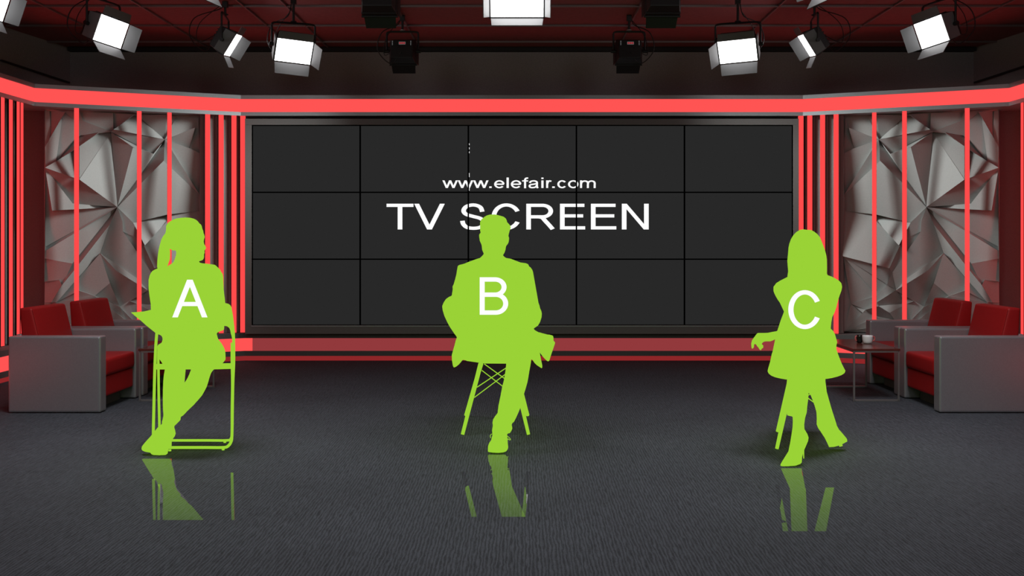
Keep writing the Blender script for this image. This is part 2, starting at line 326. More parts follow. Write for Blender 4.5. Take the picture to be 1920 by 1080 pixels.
# ---------------------------------------------------------------- faceted panels
FD = {"v":[[-1.836,2.5316,-0.0267],[-1.7971,2.5205,-0.0376],[-1.7876,2.345,-0.0277],[-1.7947,2.247,-0.0184],[-1.836,2.1608,0.0003],[-1.7971,2.5205,-0.0627],[-1.7876,2.345,-0.0355],[-1.7947,2.247,-0.0294],[-1.6545,2.5107,0.043],[-1.6843,2.4608,0.0269],[-1.7947,2.247,0.0096],[-1.836,2.1608,0.0237],[-1.6843,2.4608,-0.029],[-1.7402,2.018,-0.0257],[-1.8325,1.9501,0.012],[-1.6545,2.5107,-0.0195],[-1.6843,2.4608,-0.0249],[-1.7402,2.018,-0.0706],[-1.5766,2.4397,-0.0259],[-1.5766,2.2491,-0.0452],[-1.6545,2.5107,-0.0059],[-1.5766,2.4397,-0.0261],[-1.5766,2.2491,-0.1219],[-1.5223,2.5147,0.0224],[-1.4982,2.4368,-0.0119],[-1.2353,2.3399,-0.0083],[-1.5163,2.2976,-0.0855],[-1.3521,2.3203,-0.0414],[-1.5223,2.5147,-0.0034],[-1.4982,2.4368,-0.0228],[-1.2353,2.3399,-0.0249],[-1.2193,2.5233,0.0276],[-1.2143,2.3541,-0.0189],[-1.2193,2.5233,0.0029],[-1.2143,2.3541,-0.0622],[-1.0236,2.5129,0.0729],[-1.2143,2.3541,0.0647],[-1.0236,2.5129,-0.0455],[-0.9543,2.4893,-0.0545],[-0.7251,2.2801,-0.0344],[-1.0236,2.5129,-0.042],[-0.9543,2.4893,-0.0311],[-0.7251,2.2801,-0.0577],[-0.7122,2.5281,0.0646],[-0.7251,2.2801,-0.04],[-0.7122,2.5281,0.0253],[-0.6218,2.5121,0.0393],[-0.7251,2.2801,-0.0116],[-0.6218,2.5121,0.0052],[-0.3998,2.509,0.0373],[-0.4392,2.4041,0.0307],[-0.7251,2.2801,-0.0625],[-0.4392,2.4041,0.0949],[-0.4851,2.1936,-0.0059],[-0.3998,2.509,0.0442],[-0.4392,2.4041,0.0264],[-0.4851,2.1936,0.0025],[-0.3866,2.1448,0.0353],[-0.7251,2.2801,-0.031],[-0.4851,2.1936,0.0353],[-0.3866,2.1448,0.0609],[-0.3932,1.7248,0.0074],[-0.7251,2.2801,0.0042],[-0.3932,1.7248,0.0373],[-0.7405,2.0581,-0.0558],[-0.7251,2.2801,-0.0738],[-0.7405,2.0581,0.0813],[-1.1771,1.5812,-0.0473],[-0.948,1.9304,-0.0569],[-1.2353,2.3399,-0.0213],[-0.7251,2.2801,0.0374],[-0.8338,2.1297,-0.0802],[-1.2353,2.3399,-0.0534],[-0.8338,2.1297,-0.0466],[-1.0324,2.1874,0.0311],[-1.2353,2.3399,-0.0999],[-1.1771,1.5812,-0.0454],[-1.0324,2.1874,0.0394],[-1.1771,1.5812,-0.0558],[-0.948,1.9304,-0.0301],[-0.8338,2.1297,-0.013],[-1.0324,2.1874,0.025],[-0.7251,2.2801,-0.0371],[-0.948,1.9304,-0.0436],[-0.8338,2.1297,-0.0351],[-1.2353,2.3399,-0.1167],[-1.1771,1.5812,-0.038],[-1.5284,1.8427,0.1477],[-1.2353,2.3399,-0.1175],[-1.5284,1.8427,0.1413],[-1.3521,2.3203,-0.0787],[-1.5284,2.1786,0.0203],[-1.7402,2.018,-0.0546],[-1.5766,2.2491,-0.1339],[-1.5163,2.2976,-0.1184],[-1.3521,2.3203,0.0571],[-1.5284,2.1786,0.0118],[-1.7402,2.018,0.071],[-1.8325,1.9501,0.1423],[-1.5284,1.8427,0.1002],[-1.5284,2.1786,-0.0955],[-1.8325,1.9501,0.1125],[-1.1771,1.5812,-0.0003],[-1.5284,1.8427,0.1012],[-1.5886,1.6113,-0.0592],[-1.8325,1.9501,0.0937],[-1.1771,1.5812,-0.1338],[-1.5886,1.6113,0.0172],[-1.7711,1.537,0.0877],[-1.8325,1.9501,0.0908],[-1.1771,1.5812,0.0325],[-1.7711,1.537,-0.0018],[-1.836,1.1849,-0.0854],[-1.1771,1.5812,0.0945],[-1.836,1.1849,-0.1372],[-1.8372,1.1407,-0.1239],[-1.1771,1.5812,-0.0593],[-1.8372,1.1407,0.0046],[-1.8395,1.0679,0.0082],[-1.5898,1.0187,-0.0058],[-1.532,1.0972,-0.0133],[-1.8395,1.0679,-0.0184],[-1.5898,1.0187,0.0517],[-1.6855,0.805,-0.0009],[-1.7093,0.8577,-0.0023],[-1.8419,0.839,-0.0445],[-1.6855,0.805,0.0571],[-1.7093,0.8577,0.0192],[-1.8419,0.839,-0.0851],[-1.7805,0.6397,0.0342],[-1.8419,0.636,-0.0157],[-1.1771,1.5812,-0.0692],[-1.5898,1.0187,-0.0378],[-1.532,1.0972,-0.0419],[-1.6855,0.805,0.0517],[-1.5754,0.9503,0.0481],[-1.2489,1.4045,0.014],[-1.6855,0.805,0.0503],[-1.7805,0.6397,0.0619],[-1.5754,0.9503,0.0285],[-1.2489,1.4045,-0.0317],[-1.3374,1.1173,-0.0447],[-1.7331,0.6386,0.0412],[-1.1771,1.5812,-0.0128],[-1.2489,1.4045,-0.0412],[-1.3374,1.1173,-0.078],[-1.1299,1.4373,-0.0008],[-1.1249,1.3356,-0.0017],[-0.9947,0.8626,0.0294],[-0.9799,1.1098,0.0407],[-1.1249,1.3356,-0.038],[-0.9796,1.1154,0.0084],[-0.9543,1.25,0.0431],[-0.8326,0.9631,0.0661],[-0.858,0.9201,0.0455],[-0.9799,1.1098,0.0074],[-1.1771,1.5812,-0.0322],[-1.1299,1.4373,-0.0226],[-1.1249,1.3356,-0.0271],[-0.9543,1.25,0.0353],[-1.0299,1.4246,0.0164],[-0.924,1.1961,0.0439],[-1.0299,1.4246,0.0044],[-0.924,1.1961,0.1121],[-0.6993,1.5112,-0.1371],[-0.6632,1.4843,-0.1309],[-0.3932,1.7248,0.0052],[-0.7405,2.0581,0.0335],[-1.1771,1.5812,-0.0372],[-1.0299,1.4246,-0.051],[-0.6993,1.5112,-0.03],[-0.3866,1.5529,-0.015],[-0.9543,1.25,-0.0431],[-0.8326,0.9631,0.0879],[-0.924,1.1961,-0.0166],[-0.6993,1.5112,-0.0692],[-0.6632,1.4843,-0.0506],[-0.3866,1.5529,-0.004],[-0.3866,1.0848,0.1591],[-1.3374,1.1173,-0.0359],[-0.9947,0.8626,0.0422],[-0.8936,0.7423,0.0747],[-1.192,0.943,0.0111],[-1.3374,1.1173,0.0293],[-0.8936,0.7423,0.1047],[-1.192,0.943,0.0377],[-1.1548,0.5763,-0.062],[-1.2489,0.8185,-0.0265],[-1.065,0.633,-0.0048],[-1.3374,1.1173,0.025],[-1.2489,0.8185,0.0484],[-1.3864,0.6937,0.0036],[-1.532,0.7496,-0.0412],[-1.5706,0.8292,-0.0521],[-1.1548,0.5763,-0.0252],[-1.2489,0.8185,0.0523],[-1.3864,0.6937,-0.0347],[-0.8936,0.7423,0.0208],[-1.065,0.633,0.0269],[-0.9947,0.6044,0.0121],[-0.8936,0.7423,0.012],[-0.7045,0.6788,0.0013],[-0.807,0.7948,0.0238],[-0.7096,0.6136,-0.0121],[-0.8936,0.7423,0.0474],[-0.9947,0.6044,-0.0555],[-0.7096,0.6136,0.0227],[-0.7251,0.5759,-0.0023],[-0.9947,0.6044,-0.0359],[-0.7251,0.5759,0.0114],[-0.83,0.5083,0.0132],[-0.455,0.5909,-0.0011],[-0.5959,0.5343,0.0068],[-0.5699,0.5008,0.0125],[-0.7251,0.5759,0.0612],[-0.83,0.5083,0.0006],[-0.5959,0.5343,0.0322],[-0.885,0.4288,-0.0675],[-0.7153,0.4643,-0.0309],[-0.5959,0.5343,0.0104],[-0.7045,0.4666,-0.0076],[-0.7815,0.4255,-0.0207],[-0.7153,0.4643,-0.0096],[-1.1548,0.5763,-0.0101],[-1.0299,0.4334,-0.0007],[-1.095,0.4354,-0.0285],[-1.8419,2.5508,-0.0166],[-1.8395,1.0679,-0.0017],[-1.8419,0.839,-0.0006],[-1.8419,2.5508,-0.0188],[-1.836,2.5316,-0.0263],[-1.7971,2.5205,-0.0262],[-1.8419,2.5508,-0.0268],[-1.836,2.5316,-0.0236],[-1.836,2.1608,-0.0068],[-1.8419,2.5508,-0.031],[-1.836,2.1608,-0.0153],[-1.8395,1.0679,0.0205],[-1.836,2.1608,-0.0016],[-1.8325,1.9501,0.0021],[-1.8395,1.0679,0.0075],[-1.8325,1.9501,0.0259],[-1.836,1.1849,-0.0148],[-1.8395,1.0679,-0.0222],[-1.836,1.1849,-0.0448],[-1.8372,1.1407,-0.0325],[-1.8395,1.0679,-0.0125],[-1.8419,2.5508,-0.0239],[-1.7971,2.5205,-0.0217],[-1.6545,2.5107,0.0104],[-1.8419,0.297,-0.0965],[-1.7805,0.6397,0.0014],[-1.8419,0.636,-0.0116],[-1.8419,0.297,-0.1014],[-1.7805,0.6397,-0.008],[-1.7331,0.6386,0.0061],[-1.8419,2.5508,-0.0],[-1.5223,2.5147,-0.0022],[-1.2193,2.5233,0.0167],[-1.8419,2.5508,-0.0077],[-1.6545,2.5107,-0.005],[-1.5223,2.5147,0.0101],[-1.7331,0.6386,-0.0416],[-1.3864,0.6937,0.0504],[-1.532,0.7496,0.0331],[-1.8419,0.297,-0.1162],[-1.7331,0.6386,-0.023],[-1.3864,0.6937,0.0783],[-1.065,0.633,0.0028],[-0.9947,0.6044,0.0152],[-1.0299,0.4334,-0.0244],[-0.8326,0.9631,0.0583],[-0.858,0.9201,0.0421],[-0.807,0.7948,0.0103],[-0.858,0.9201,0.0483],[-0.8936,0.7423,0.001],[-0.807,0.7948,0.0368],[-0.9947,0.8626,0.0078],[-0.858,0.9201,0.0588],[-0.9799,1.1098,0.0229],[-0.9947,0.8626,0.0122],[-0.858,0.9201,0.06],[-0.8936,0.7423,0.0295],[-0.9947,0.6044,-0.0147],[-0.83,0.5083,0.0126],[-0.885,0.4288,-0.0197],[-0.9947,0.6044,0.007],[-0.885,0.4288,0.0015],[-1.0299,0.4334,-0.0425],[-0.3866,2.1448,0.0262],[-0.3932,1.7248,0.015],[-0.3866,1.5529,0.0134],[-0.3813,2.5333,0.0086],[-0.3866,2.1448,0.014],[-0.3866,1.5529,0.0257],[-0.3813,2.5333,0.0067],[-0.3813,0.297,0.0528],[-0.3866,1.5529,0.0246],[-0.3813,0.297,0.0275],[-0.3866,1.5529,0.0587],[-0.3866,1.0848,0.0464],[-0.3813,2.5333,0.0334],[-0.3998,2.509,0.0257],[-0.3866,2.1448,0.0147],[-0.3813,0.297,0.0262],[-0.3866,1.0848,0.0632],[-0.455,0.5909,0.0133],[-0.3813,0.297,0.019],[-0.455,0.5909,0.0285],[-0.5699,0.5008,-0.0151],[-0.3813,2.5333,0.0269],[-0.7122,2.5281,0.0215],[-0.6218,2.5121,0.0125],[-0.3813,2.5333,0.0351],[-0.6218,2.5121,0.006],[-0.3998,2.509,0.024],[-0.3866,1.0848,0.1036],[-0.7045,0.6788,-0.0545],[-0.455,0.5909,0.0168],[-0.7045,0.6788,-0.0274],[-0.455,0.5909,0.0291],[-0.5959,0.5343,-0.0262],[-0.7045,0.6788,-0.0027],[-0.7096,0.6136,-0.0161],[-0.5959,0.5343,-0.0017],[-0.7096,0.6136,0.0184],[-0.7251,0.5759,0.0067],[-0.5959,0.5343,0.0201],[-0.5959,0.5343,0.0225],[-0.5699,0.5008,0.0113],[-0.7045,0.4666,-0.0202],[-0.3813,0.297,0.0032],[-0.5699,0.5008,0.0169],[-0.7045,0.4666,-0.0196],[-0.3813,0.297,-0.0021],[-0.7045,0.4666,0.0002],[-0.7815,0.4255,-0.0279],[-0.8326,0.9631,0.0667],[-0.3866,1.0848,0.1323],[-0.807,0.7948,-0.0102],[-0.3866,1.0848,0.1296],[-0.7045,0.6788,-0.0462],[-0.807,0.7948,-0.0236],[-0.3813,0.297,-0.0135],[-0.885,0.4288,-0.0196],[-0.7815,0.4255,-0.0081],[-0.3813,0.297,-0.0175],[-0.885,0.4288,-0.0056],[-1.0299,0.4334,-0.0149],[-0.3813,0.297,-0.0106],[-1.0299,0.4334,-0.0151],[-1.095,0.4354,-0.0202],[-1.8419,2.5508,-0.0007],[-0.3813,2.5333,0.0294],[-0.7122,2.5281,0.0183],[-1.8419,2.5508,0.0073],[-1.2193,2.5233,0.0045],[-0.7122,2.5281,0.0145],[-1.2193,2.5233,0.0029],[-1.0236,2.5129,0.0068],[-0.7122,2.5281,0.0284],[-1.2353,2.3399,0.0159],[-1.2143,2.3541,0.0228],[-0.7251,2.2801,-0.0012],[-1.1548,0.5763,-0.0303],[-1.065,0.633,0.0011],[-1.0299,0.4334,-0.0089],[-1.1548,0.5763,0.0156],[-1.3864,0.6937,0.0139],[-1.095,0.4354,-0.0242],[-1.8419,0.297,-0.116],[-1.3864,0.6937,0.0692],[-1.095,0.4354,-0.0073],[-0.3813,0.297,-0.0327],[-1.8419,0.297,-0.1031],[-1.095,0.4354,0.0006],[-1.7331,0.6386,-0.0337],[-1.532,0.7496,0.0463],[-1.5706,0.8292,-0.0207],[-1.3374,1.1173,-0.0294],[-1.7331,0.6386,0.0081],[-1.5706,0.8292,-0.0025],[-0.885,0.4288,-0.0447],[-0.7815,0.4255,-0.0307],[-0.7153,0.4643,-0.0086]],"f":[[0,1,2],[4,0,2],[2,3,4],[8,9,5],[9,6,5],[7,6,9],[10,13,11],[14,11,13],[13,10,12],[16,15,18],[18,19,16],[16,19,17],[22,21,26],[21,23,24],[26,21,24],[24,27,26],[23,21,20],[27,24,25],[30,31,32],[31,30,29],[31,29,28],[34,33,35],[37,38,36],[38,39,36],[41,40,43],[43,42,41],[44,45,46],[49,50,48],[47,48,50],[52,53,51],[56,55,57],[55,54,57],[60,61,59],[58,59,61],[64,62,63],[68,66,67],[65,66,68],[70,71,69],[73,74,72],[75,77,76],[80,79,81],[81,79,78],[83,84,82],[86,87,85],[89,91,90],[90,88,89],[94,96,93],[96,94,95],[93,96,92],[100,99,97],[98,97,99],[104,103,102],[103,104,101],[108,105,107],[107,106,108],[112,109,111],[112,111,110],[115,114,113],[118,117,119],[119,117,120],[117,116,120],[122,124,121],[125,121,124],[123,124,122],[127,126,128],[126,129,128],[130,128,129],[135,133,136],[133,135,132],[131,136,133],[132,135,134],[137,142,138],[140,141,139],[142,137,139],[139,141,142],[144,143,146],[146,147,144],[145,144,147],[149,148,145],[145,147,149],[151,150,152],[153,154,151],[151,152,153],[151,154,155],[150,151,155],[158,157,160],[158,160,159],[160,157,156],[161,159,160],[164,165,163],[162,164,163],[170,167,166],[170,169,168],[167,170,168],[166,171,170],[172,174,173],[176,175,177],[177,178,176],[176,178,174],[173,174,178],[182,179,180],[180,181,182],[187,183,185],[187,185,188],[186,187,188],[184,188,185],[189,190,193],[190,191,193],[192,193,191],[196,195,194],[199,198,197],[200,202,201],[201,203,200],[205,204,207],[206,207,204],[210,208,209],[213,212,211],[217,215,218],[214,216,218],[215,214,218],[220,221,222],[219,220,222],[224,225,223],[228,226,227],[231,230,229],[233,234,232],[237,235,236],[238,239,240],[241,242,243],[244,245,246],[248,247,249],[250,252,251],[254,255,253],[258,257,256],[260,259,261],[264,263,262],[265,266,267],[269,270,268],[271,273,272],[274,276,275],[277,279,278],[281,282,280],[284,285,283],[288,286,287],[290,289,291],[294,293,292],[295,296,297],[298,300,299],[301,303,302],[305,304,306],[309,308,307],[312,311,310],[313,315,314],[316,318,317],[320,321,319],[323,322,324],[326,325,327],[328,329,330],[332,331,333],[336,335,334],[339,337,338],[340,341,342],[345,343,344],[348,347,346],[351,350,349],[353,354,352],[356,355,357],[360,359,358],[361,362,363],[365,366,364],[368,367,369],[370,371,372],[375,373,374],[378,377,376],[380,379,381],[383,382,384]],"w":[[226,227,237,235],[227,228,125,121],[230,231,1,0],[229,230,233,232],[229,231,248,247],[233,234,4,0],[232,234,236,235],[236,237,240,238],[238,239,14,11],[239,240,243,241],[241,242,112,109],[242,243,246,244],[244,245,115,114],[245,246,118,117],[138,142,255,254],[137,138,129,126],[247,249,260,259],[248,249,8,5],[8,9,16,15],[5,6,2,1],[2,3,7,6],[3,4,11,10],[13,14,98,97],[109,111,108,105],[113,114,112,110],[113,115,117,116],[118,119,122,121],[124,125,128,127],[126,127,124,123],[129,130,252,251],[250,251,254,253],[253,255,266,265],[21,22,19,18],[22,26,94,93],[31,32,34,33],[30,32,362,361],[29,30,25,24],[183,187,190,189],[183,185,182,179],[195,196,191,190],[194,195,187,186],[194,196,368,367],[28,29,24,23],[28,31,258,257],[26,27,95,94],[95,96,91,90],[89,91,100,99],[102,103,87,86],[102,104,107,106],[135,136,140,139],[189,193,381,379],[192,193,378,377],[191,192,264,263],[256,257,261,259],[256,258,356,355],[260,261,23,20],[20,21,18,15],[17,19,93,92],[16,17,13,12],[92,96,100,97],[98,99,103,101],[101,104,107,105],[132,133,120,119],[262,263,267,266],[262,264,377,376],[265,267,371,370],[157,158,147,146],[269,270,288,286],[268,270,366,365],[268,269,199,198],[271,273,339,337],[272,273,276,274],[271,272,154,153],[275,276,202,200],[274,275,282,281],[79,80,84,83],[80,81,74,73],[158,159,152,150],[172,174,161,159],[172,173,153,152],[277,279,149,148],[278,279,155,154],[277,278,281,280],[280,282,181,180],[197,198,188,184],[197,199,205,204],[205,207,209,208],[284,285,217,215],[283,285,287,286],[283,284,210,208],[287,288,348,347],[44,45,43,42],[45,46,312,311],[44,46,48,47],[212,213,329,328],[211,212,321,320],[211,213,309,308],[289,290,61,60],[289,291,294,293],[290,291,171,166],[292,293,303,301],[292,294,297,295],[296,297,299,298],[298,300,305,304],[299,300,178,177],[302,303,57,54],[301,302,315,313],[55,56,53,52],[56,57,60,59],[304,306,308,307],[305,306,318,316],[307,309,332,331],[310,311,354,353],[310,312,314,313],[314,315,49,48],[49,50,55,54],[47,50,52,51],[51,53,59,58],[62,64,66,65],[62,63,61,58],[63,64,167,166],[175,176,165,164],[175,177,171,170],[317,318,320,319],[316,317,341,340],[319,321,324,322],[322,323,203,201],[323,324,327,325],[325,326,207,206],[326,327,216,214],[329,330,333,332],[328,330,220,219],[331,333,335,334],[335,336,221,220],[334,336,345,343],[40,41,38,37],[40,43,360,359],[41,42,39,38],[72,74,77,75],[72,73,71,69],[82,84,71,70],[82,83,68,65],[169,170,164,162],[168,169,160,156],[163,165,176,174],[173,178,338,337],[338,339,342,340],[341,342,202,201],[200,203,206,204],[217,218,384,382],[343,344,347,346],[344,345,383,382],[346,348,350,349],[350,351,225,224],[349,351,375,373],[352,354,357,355],[356,357,360,358],[358,359,35,33],[34,35,37,36],[362,363,39,36],[361,363,70,69],[78,79,68,67],[78,81,77,76],[156,157,146,143],[143,144,136,131],[144,145,141,140],[179,180,148,145],[186,188,365,364],[364,366,224,223],[367,369,225,223],[368,369,372,371],[370,372,375,374],[7,9,12,10],[25,27,90,88],[66,67,168,167],[88,89,87,85],[75,76,86,85],[106,108,111,110],[116,120,133,131],[122,123,134,132],[134,135,139,137],[141,142,380,379],[376,378,381,380],[150,155,149,147],[160,161,163,162],[181,182,185,184],[209,210,215,214],[383,384,222,221],[219,222,218,216]],"b":[[226,228],[128,130],[250,252],[295,296],[352,353],[373,374]]}
dA = Vector((K2[0] - K1[0], K2[1] - K1[1])).normalized()          # right-hand angled wall, outwards
nA = Vector((dA.y, -dA.x)); nA = nA if nA.y < 0 else -nA           # towards the room
for s in (-1, 1):
    b = MB(); vs = []
    Q = Vector(K1) - nA * .22
    def put(u, v, h):
        p = Q + dA * (-u) + nA * h
        return b.bm.verts.new((s * p.x, p.y, v))
    vs = [put(u, v, max(-.165, min(.155, h))) for u, v, h in FD['v']]
    for f in FD['f']: b.face([vs[i] for i in f])
    for f in FD['w']: b.face([vs[i] for i in f])
    rim = {}
    for i, j in FD['b']:      # sides back to the wall
        for q_ in (i, j):
            if q_ not in rim: rim[q_] = put(FD['v'][q_][0], FD['v'][q_][1], -.175)
        b.face([vs[i], vs[j], rim[j], rim[i]])
    sd = 'left' if s < 0 else 'right'
    o = b.build('relief_panel', M['facet'], recalc=False)
    tag(o, 'grey faceted relief panel of sharp triangles on the %s angled wall' % sd, 'wall panel', 'faceted relief panels')
# ---------------------------------------------------------------- points on the set front
def on_angled(px, d, side):
    """plan point seen at column px on the angled wall, pushed back d"""
    Qx = Vector((side * K1[0], K1[1])); n = Vector((side * nA.x, nA.y)); Qx = Qx - n * d
    r = Vector(((px - CX) / F, 1.0)); t = Qx.dot(n) / r.dot(n); return r * t
def on_side(px, d, side):
    X = side * (K2[0] + d); Y = X * F / (px - CX); return Vector((X, Y))
def on_back(px, d):
    Y = K1[1] + d; return Vector(((px - CX) / F * Y, Y))
# grey backing boards beside the screen
def board(name, p, q, t, z0, z1, mat, parent=None):
    return MB().obox(p, q, t, z0, z1, .004).build(name, mat, parent)
k = 4
for s in (-1, 1):
    w = lambda px: px if s < 0 else 2 * CX - px
    for a_, c_ in ((375.5, 402.6), (403.4, 427.1), (427.9, 448.3)):
        p = on_angled(w(a_), .10, s); q = on_angled(w(c_), .10, s)
        if s > 0: p, q = q, p
        struct(board('trim_%d' % k, (p.x, p.y), (q.x, q.y), -.07, .29, 2.533, M['backing'])); k += 1
    p = on_back(w(449.3), .10); q = on_back(w(462), .10)
    if s > 0: p, q = q, p
    struct(board('trim_%d' % k, (p.x, p.y), (q.x, q.y), -.07, .29, 2.533, M['backing'])); k += 1
# red light tubes
def tube_light(p, q, label, group, z0=.285, z1=2.545, dp=.03):
    """upright light tube with its front edge from plan point p to q"""
    c = (Vector(p) + Vector(q)) / 2
    t = thing('light_tube', label, 'light tube', (c.x, c.y, z0), group)
    d = (Vector(q) - Vector(p)).normalized(); n = Vector((d.y, -d.x)); n = n if n.dot(-c) > 0 else -n
    P_, Q_ = Vector(p), Vector(q)
    prof = [P_ - n * dp, P_ - n * dp * .27, P_ + d * .008, Q_ - d * .008, Q_ - n * dp * .27, Q_ - n * dp]
    b = MB(); lo = b.verts([(v.x, v.y, z0 + .01) for v in prof]); hi = b.verts([(v.x, v.y, z1 - .01) for v in prof])
    b.face(lo); b.face(hi[::-1])
    for i in range(6): b.face([lo[i], hi[i], hi[(i + 1) % 6], lo[(i + 1) % 6]])
    b.build('diffuser', M['tube_glow'], t)
    e = MB()
    e.obox(P_ - n * dp, Q_ - n * dp, .018 if False else (-.018 if (Vector((d.y, -d.x)) - n).length < .1 else .018), z0, z1); e.build('channel', M['black_trim'], t)
    return t
ordn = ['first', 'second', 'third', 'fourth', 'fifth']
for s in (-1, 1):
    sd = 'left' if s < 0 else 'right'
    w = (lambda px: px) if s < 0 else (lambda px: 2 * CX - px)
    sp = [(450, 459), (434.7, 443.6), (410.6, 419.6), (385.2, 394.2)]
    for i, (a_, c_) in enumerate(sp):
        f = (lambda x: on_back(x, .012)) if i == 0 else (lambda x: on_angled(x, .012, s))
        tube_light(f(w(a_)), f(w(c_)), 'thin upright red light tube, %s one %s of the video wall' % (ordn[i], sd), 'red tubes beside the video wall')
    for i, (a_, c_) in enumerate([(139, 148), (257, 265.5), (314, 322)]):
        nm = ['far from the screen', 'the middle of three', 'nearest the screen'][i]
        tube_light(on_angled(w(a_), .012, s), on_angled(w(c_), .012, s), 'upright red light tube across the %s faceted panel, %s' % (sd, nm), 'red tubes across the faceted panels')
    ls = [(2.8, 9.0), (18.1, 24.2), (32.5, 37.4), (39.9, 44.2)] if s < 0 else [(39.0, 43.5)]
    for i, (a_, c_) in enumerate(ls):
        lb = 'upright red light tube on the left side wall, ' + ['nearest the photo edge', 'second from the photo edge', 'third from the photo edge', 'nearest the faceted panel'][i] if s < 0 else 'upright red light tube on the right side wall at the photo edge'
        tube_light(on_side(w(a_), .012, s), on_side(w(c_), .012, s), lb, 'red tubes on the side walls', dp=.006)
for s in (-1, 1):   # added tubes along the side walls, out of view, to redden the chairs
    for y in (8.72, 8.55, 7.9, 7.72, 6.9, 6.72, 5.8):
        x = s * (K2[0] + .012)
        tube_light((x, y), (x, y + .045), 'added red light tube on a side wall, out of view, to redden the chairs', 'added red tubes out of view', dp=.012)
for s in (-1, 1):   # dark backing boards behind the side wall tubes
    for y0, y1 in ((9.02, 9.20), (9.215, 9.33), (9.345, 9.50)):
        bb = struct(MB().box((s * (K2[0] + .10), y0, .29), (s * (K2[0] + .395), y1, 2.533), .004).build('trim_%d' % k, M['backing'])); k += 1
        if y1 == 9.50: MB().box((s * (K2[0] + .12), y1, .31), (s * (K2[0] + .25), y1 + .004, 2.5)).build('added_edge_glow', M['edge_glow'], bb)  # added glow face, hidden from the camera, to redden the corner
# ---------------------------------------------------------------- video wall
YS = 10.40
def sx(px, Y=YS): return (px - CX) / F * Y
def sz(py, Y=YS): return CH + (YH - py) / F * Y
vw = thing('video_wall', 'large dark video wall of fifteen screens showing white lettering', 'screen', (0, YS, .3))
fr = MB()
for a_, b_, c_, d2 in ((460, 1497, 223, 234.5), (460, 1497, 609.5, 626), (460, 472.5, 234.5, 609.5), (1486.5, 1497, 234.5, 609.5)):
    fr.box((sx(a_), YS - .015, sz(c_)), (sx(b_), YS + .20, sz(d2)), .002)
fr.build('frame', M['screen_frame'], vw)
cols = [473, 675.5, 878.2, 1080.7, 1283.2, 1486]; rows = [235, 360.6, 486, 609.6]
bz = MB()
for r in range(3):
    for c in range(5):
        MB().box((sx(cols[c] + 1.4), YS, sz(rows[r] + 1.2)), (sx(cols[c + 1] - 1.4), YS + .05, sz(rows[r + 1] - 1.2))).build('screen_panel', M['screen'], vw)
for i, c in enumerate(cols): bz.box((sx(c - 1.35), YS - .012, sz(234)), (sx(c + 1.35), YS + .03, sz(610)))
for r in rows: bz.box((sx(472), YS - .0115, sz(r - 1.15)), (sx(1487), YS + .03, sz(r + 1.15)))
bz.build('bezel_grid', M['bezel'], vw)
MB().box((sx(472), YS - .018, sz(610.6)), (sx(1487), YS, sz(611.8))).build('bottom_edge', M['rail'], vw)
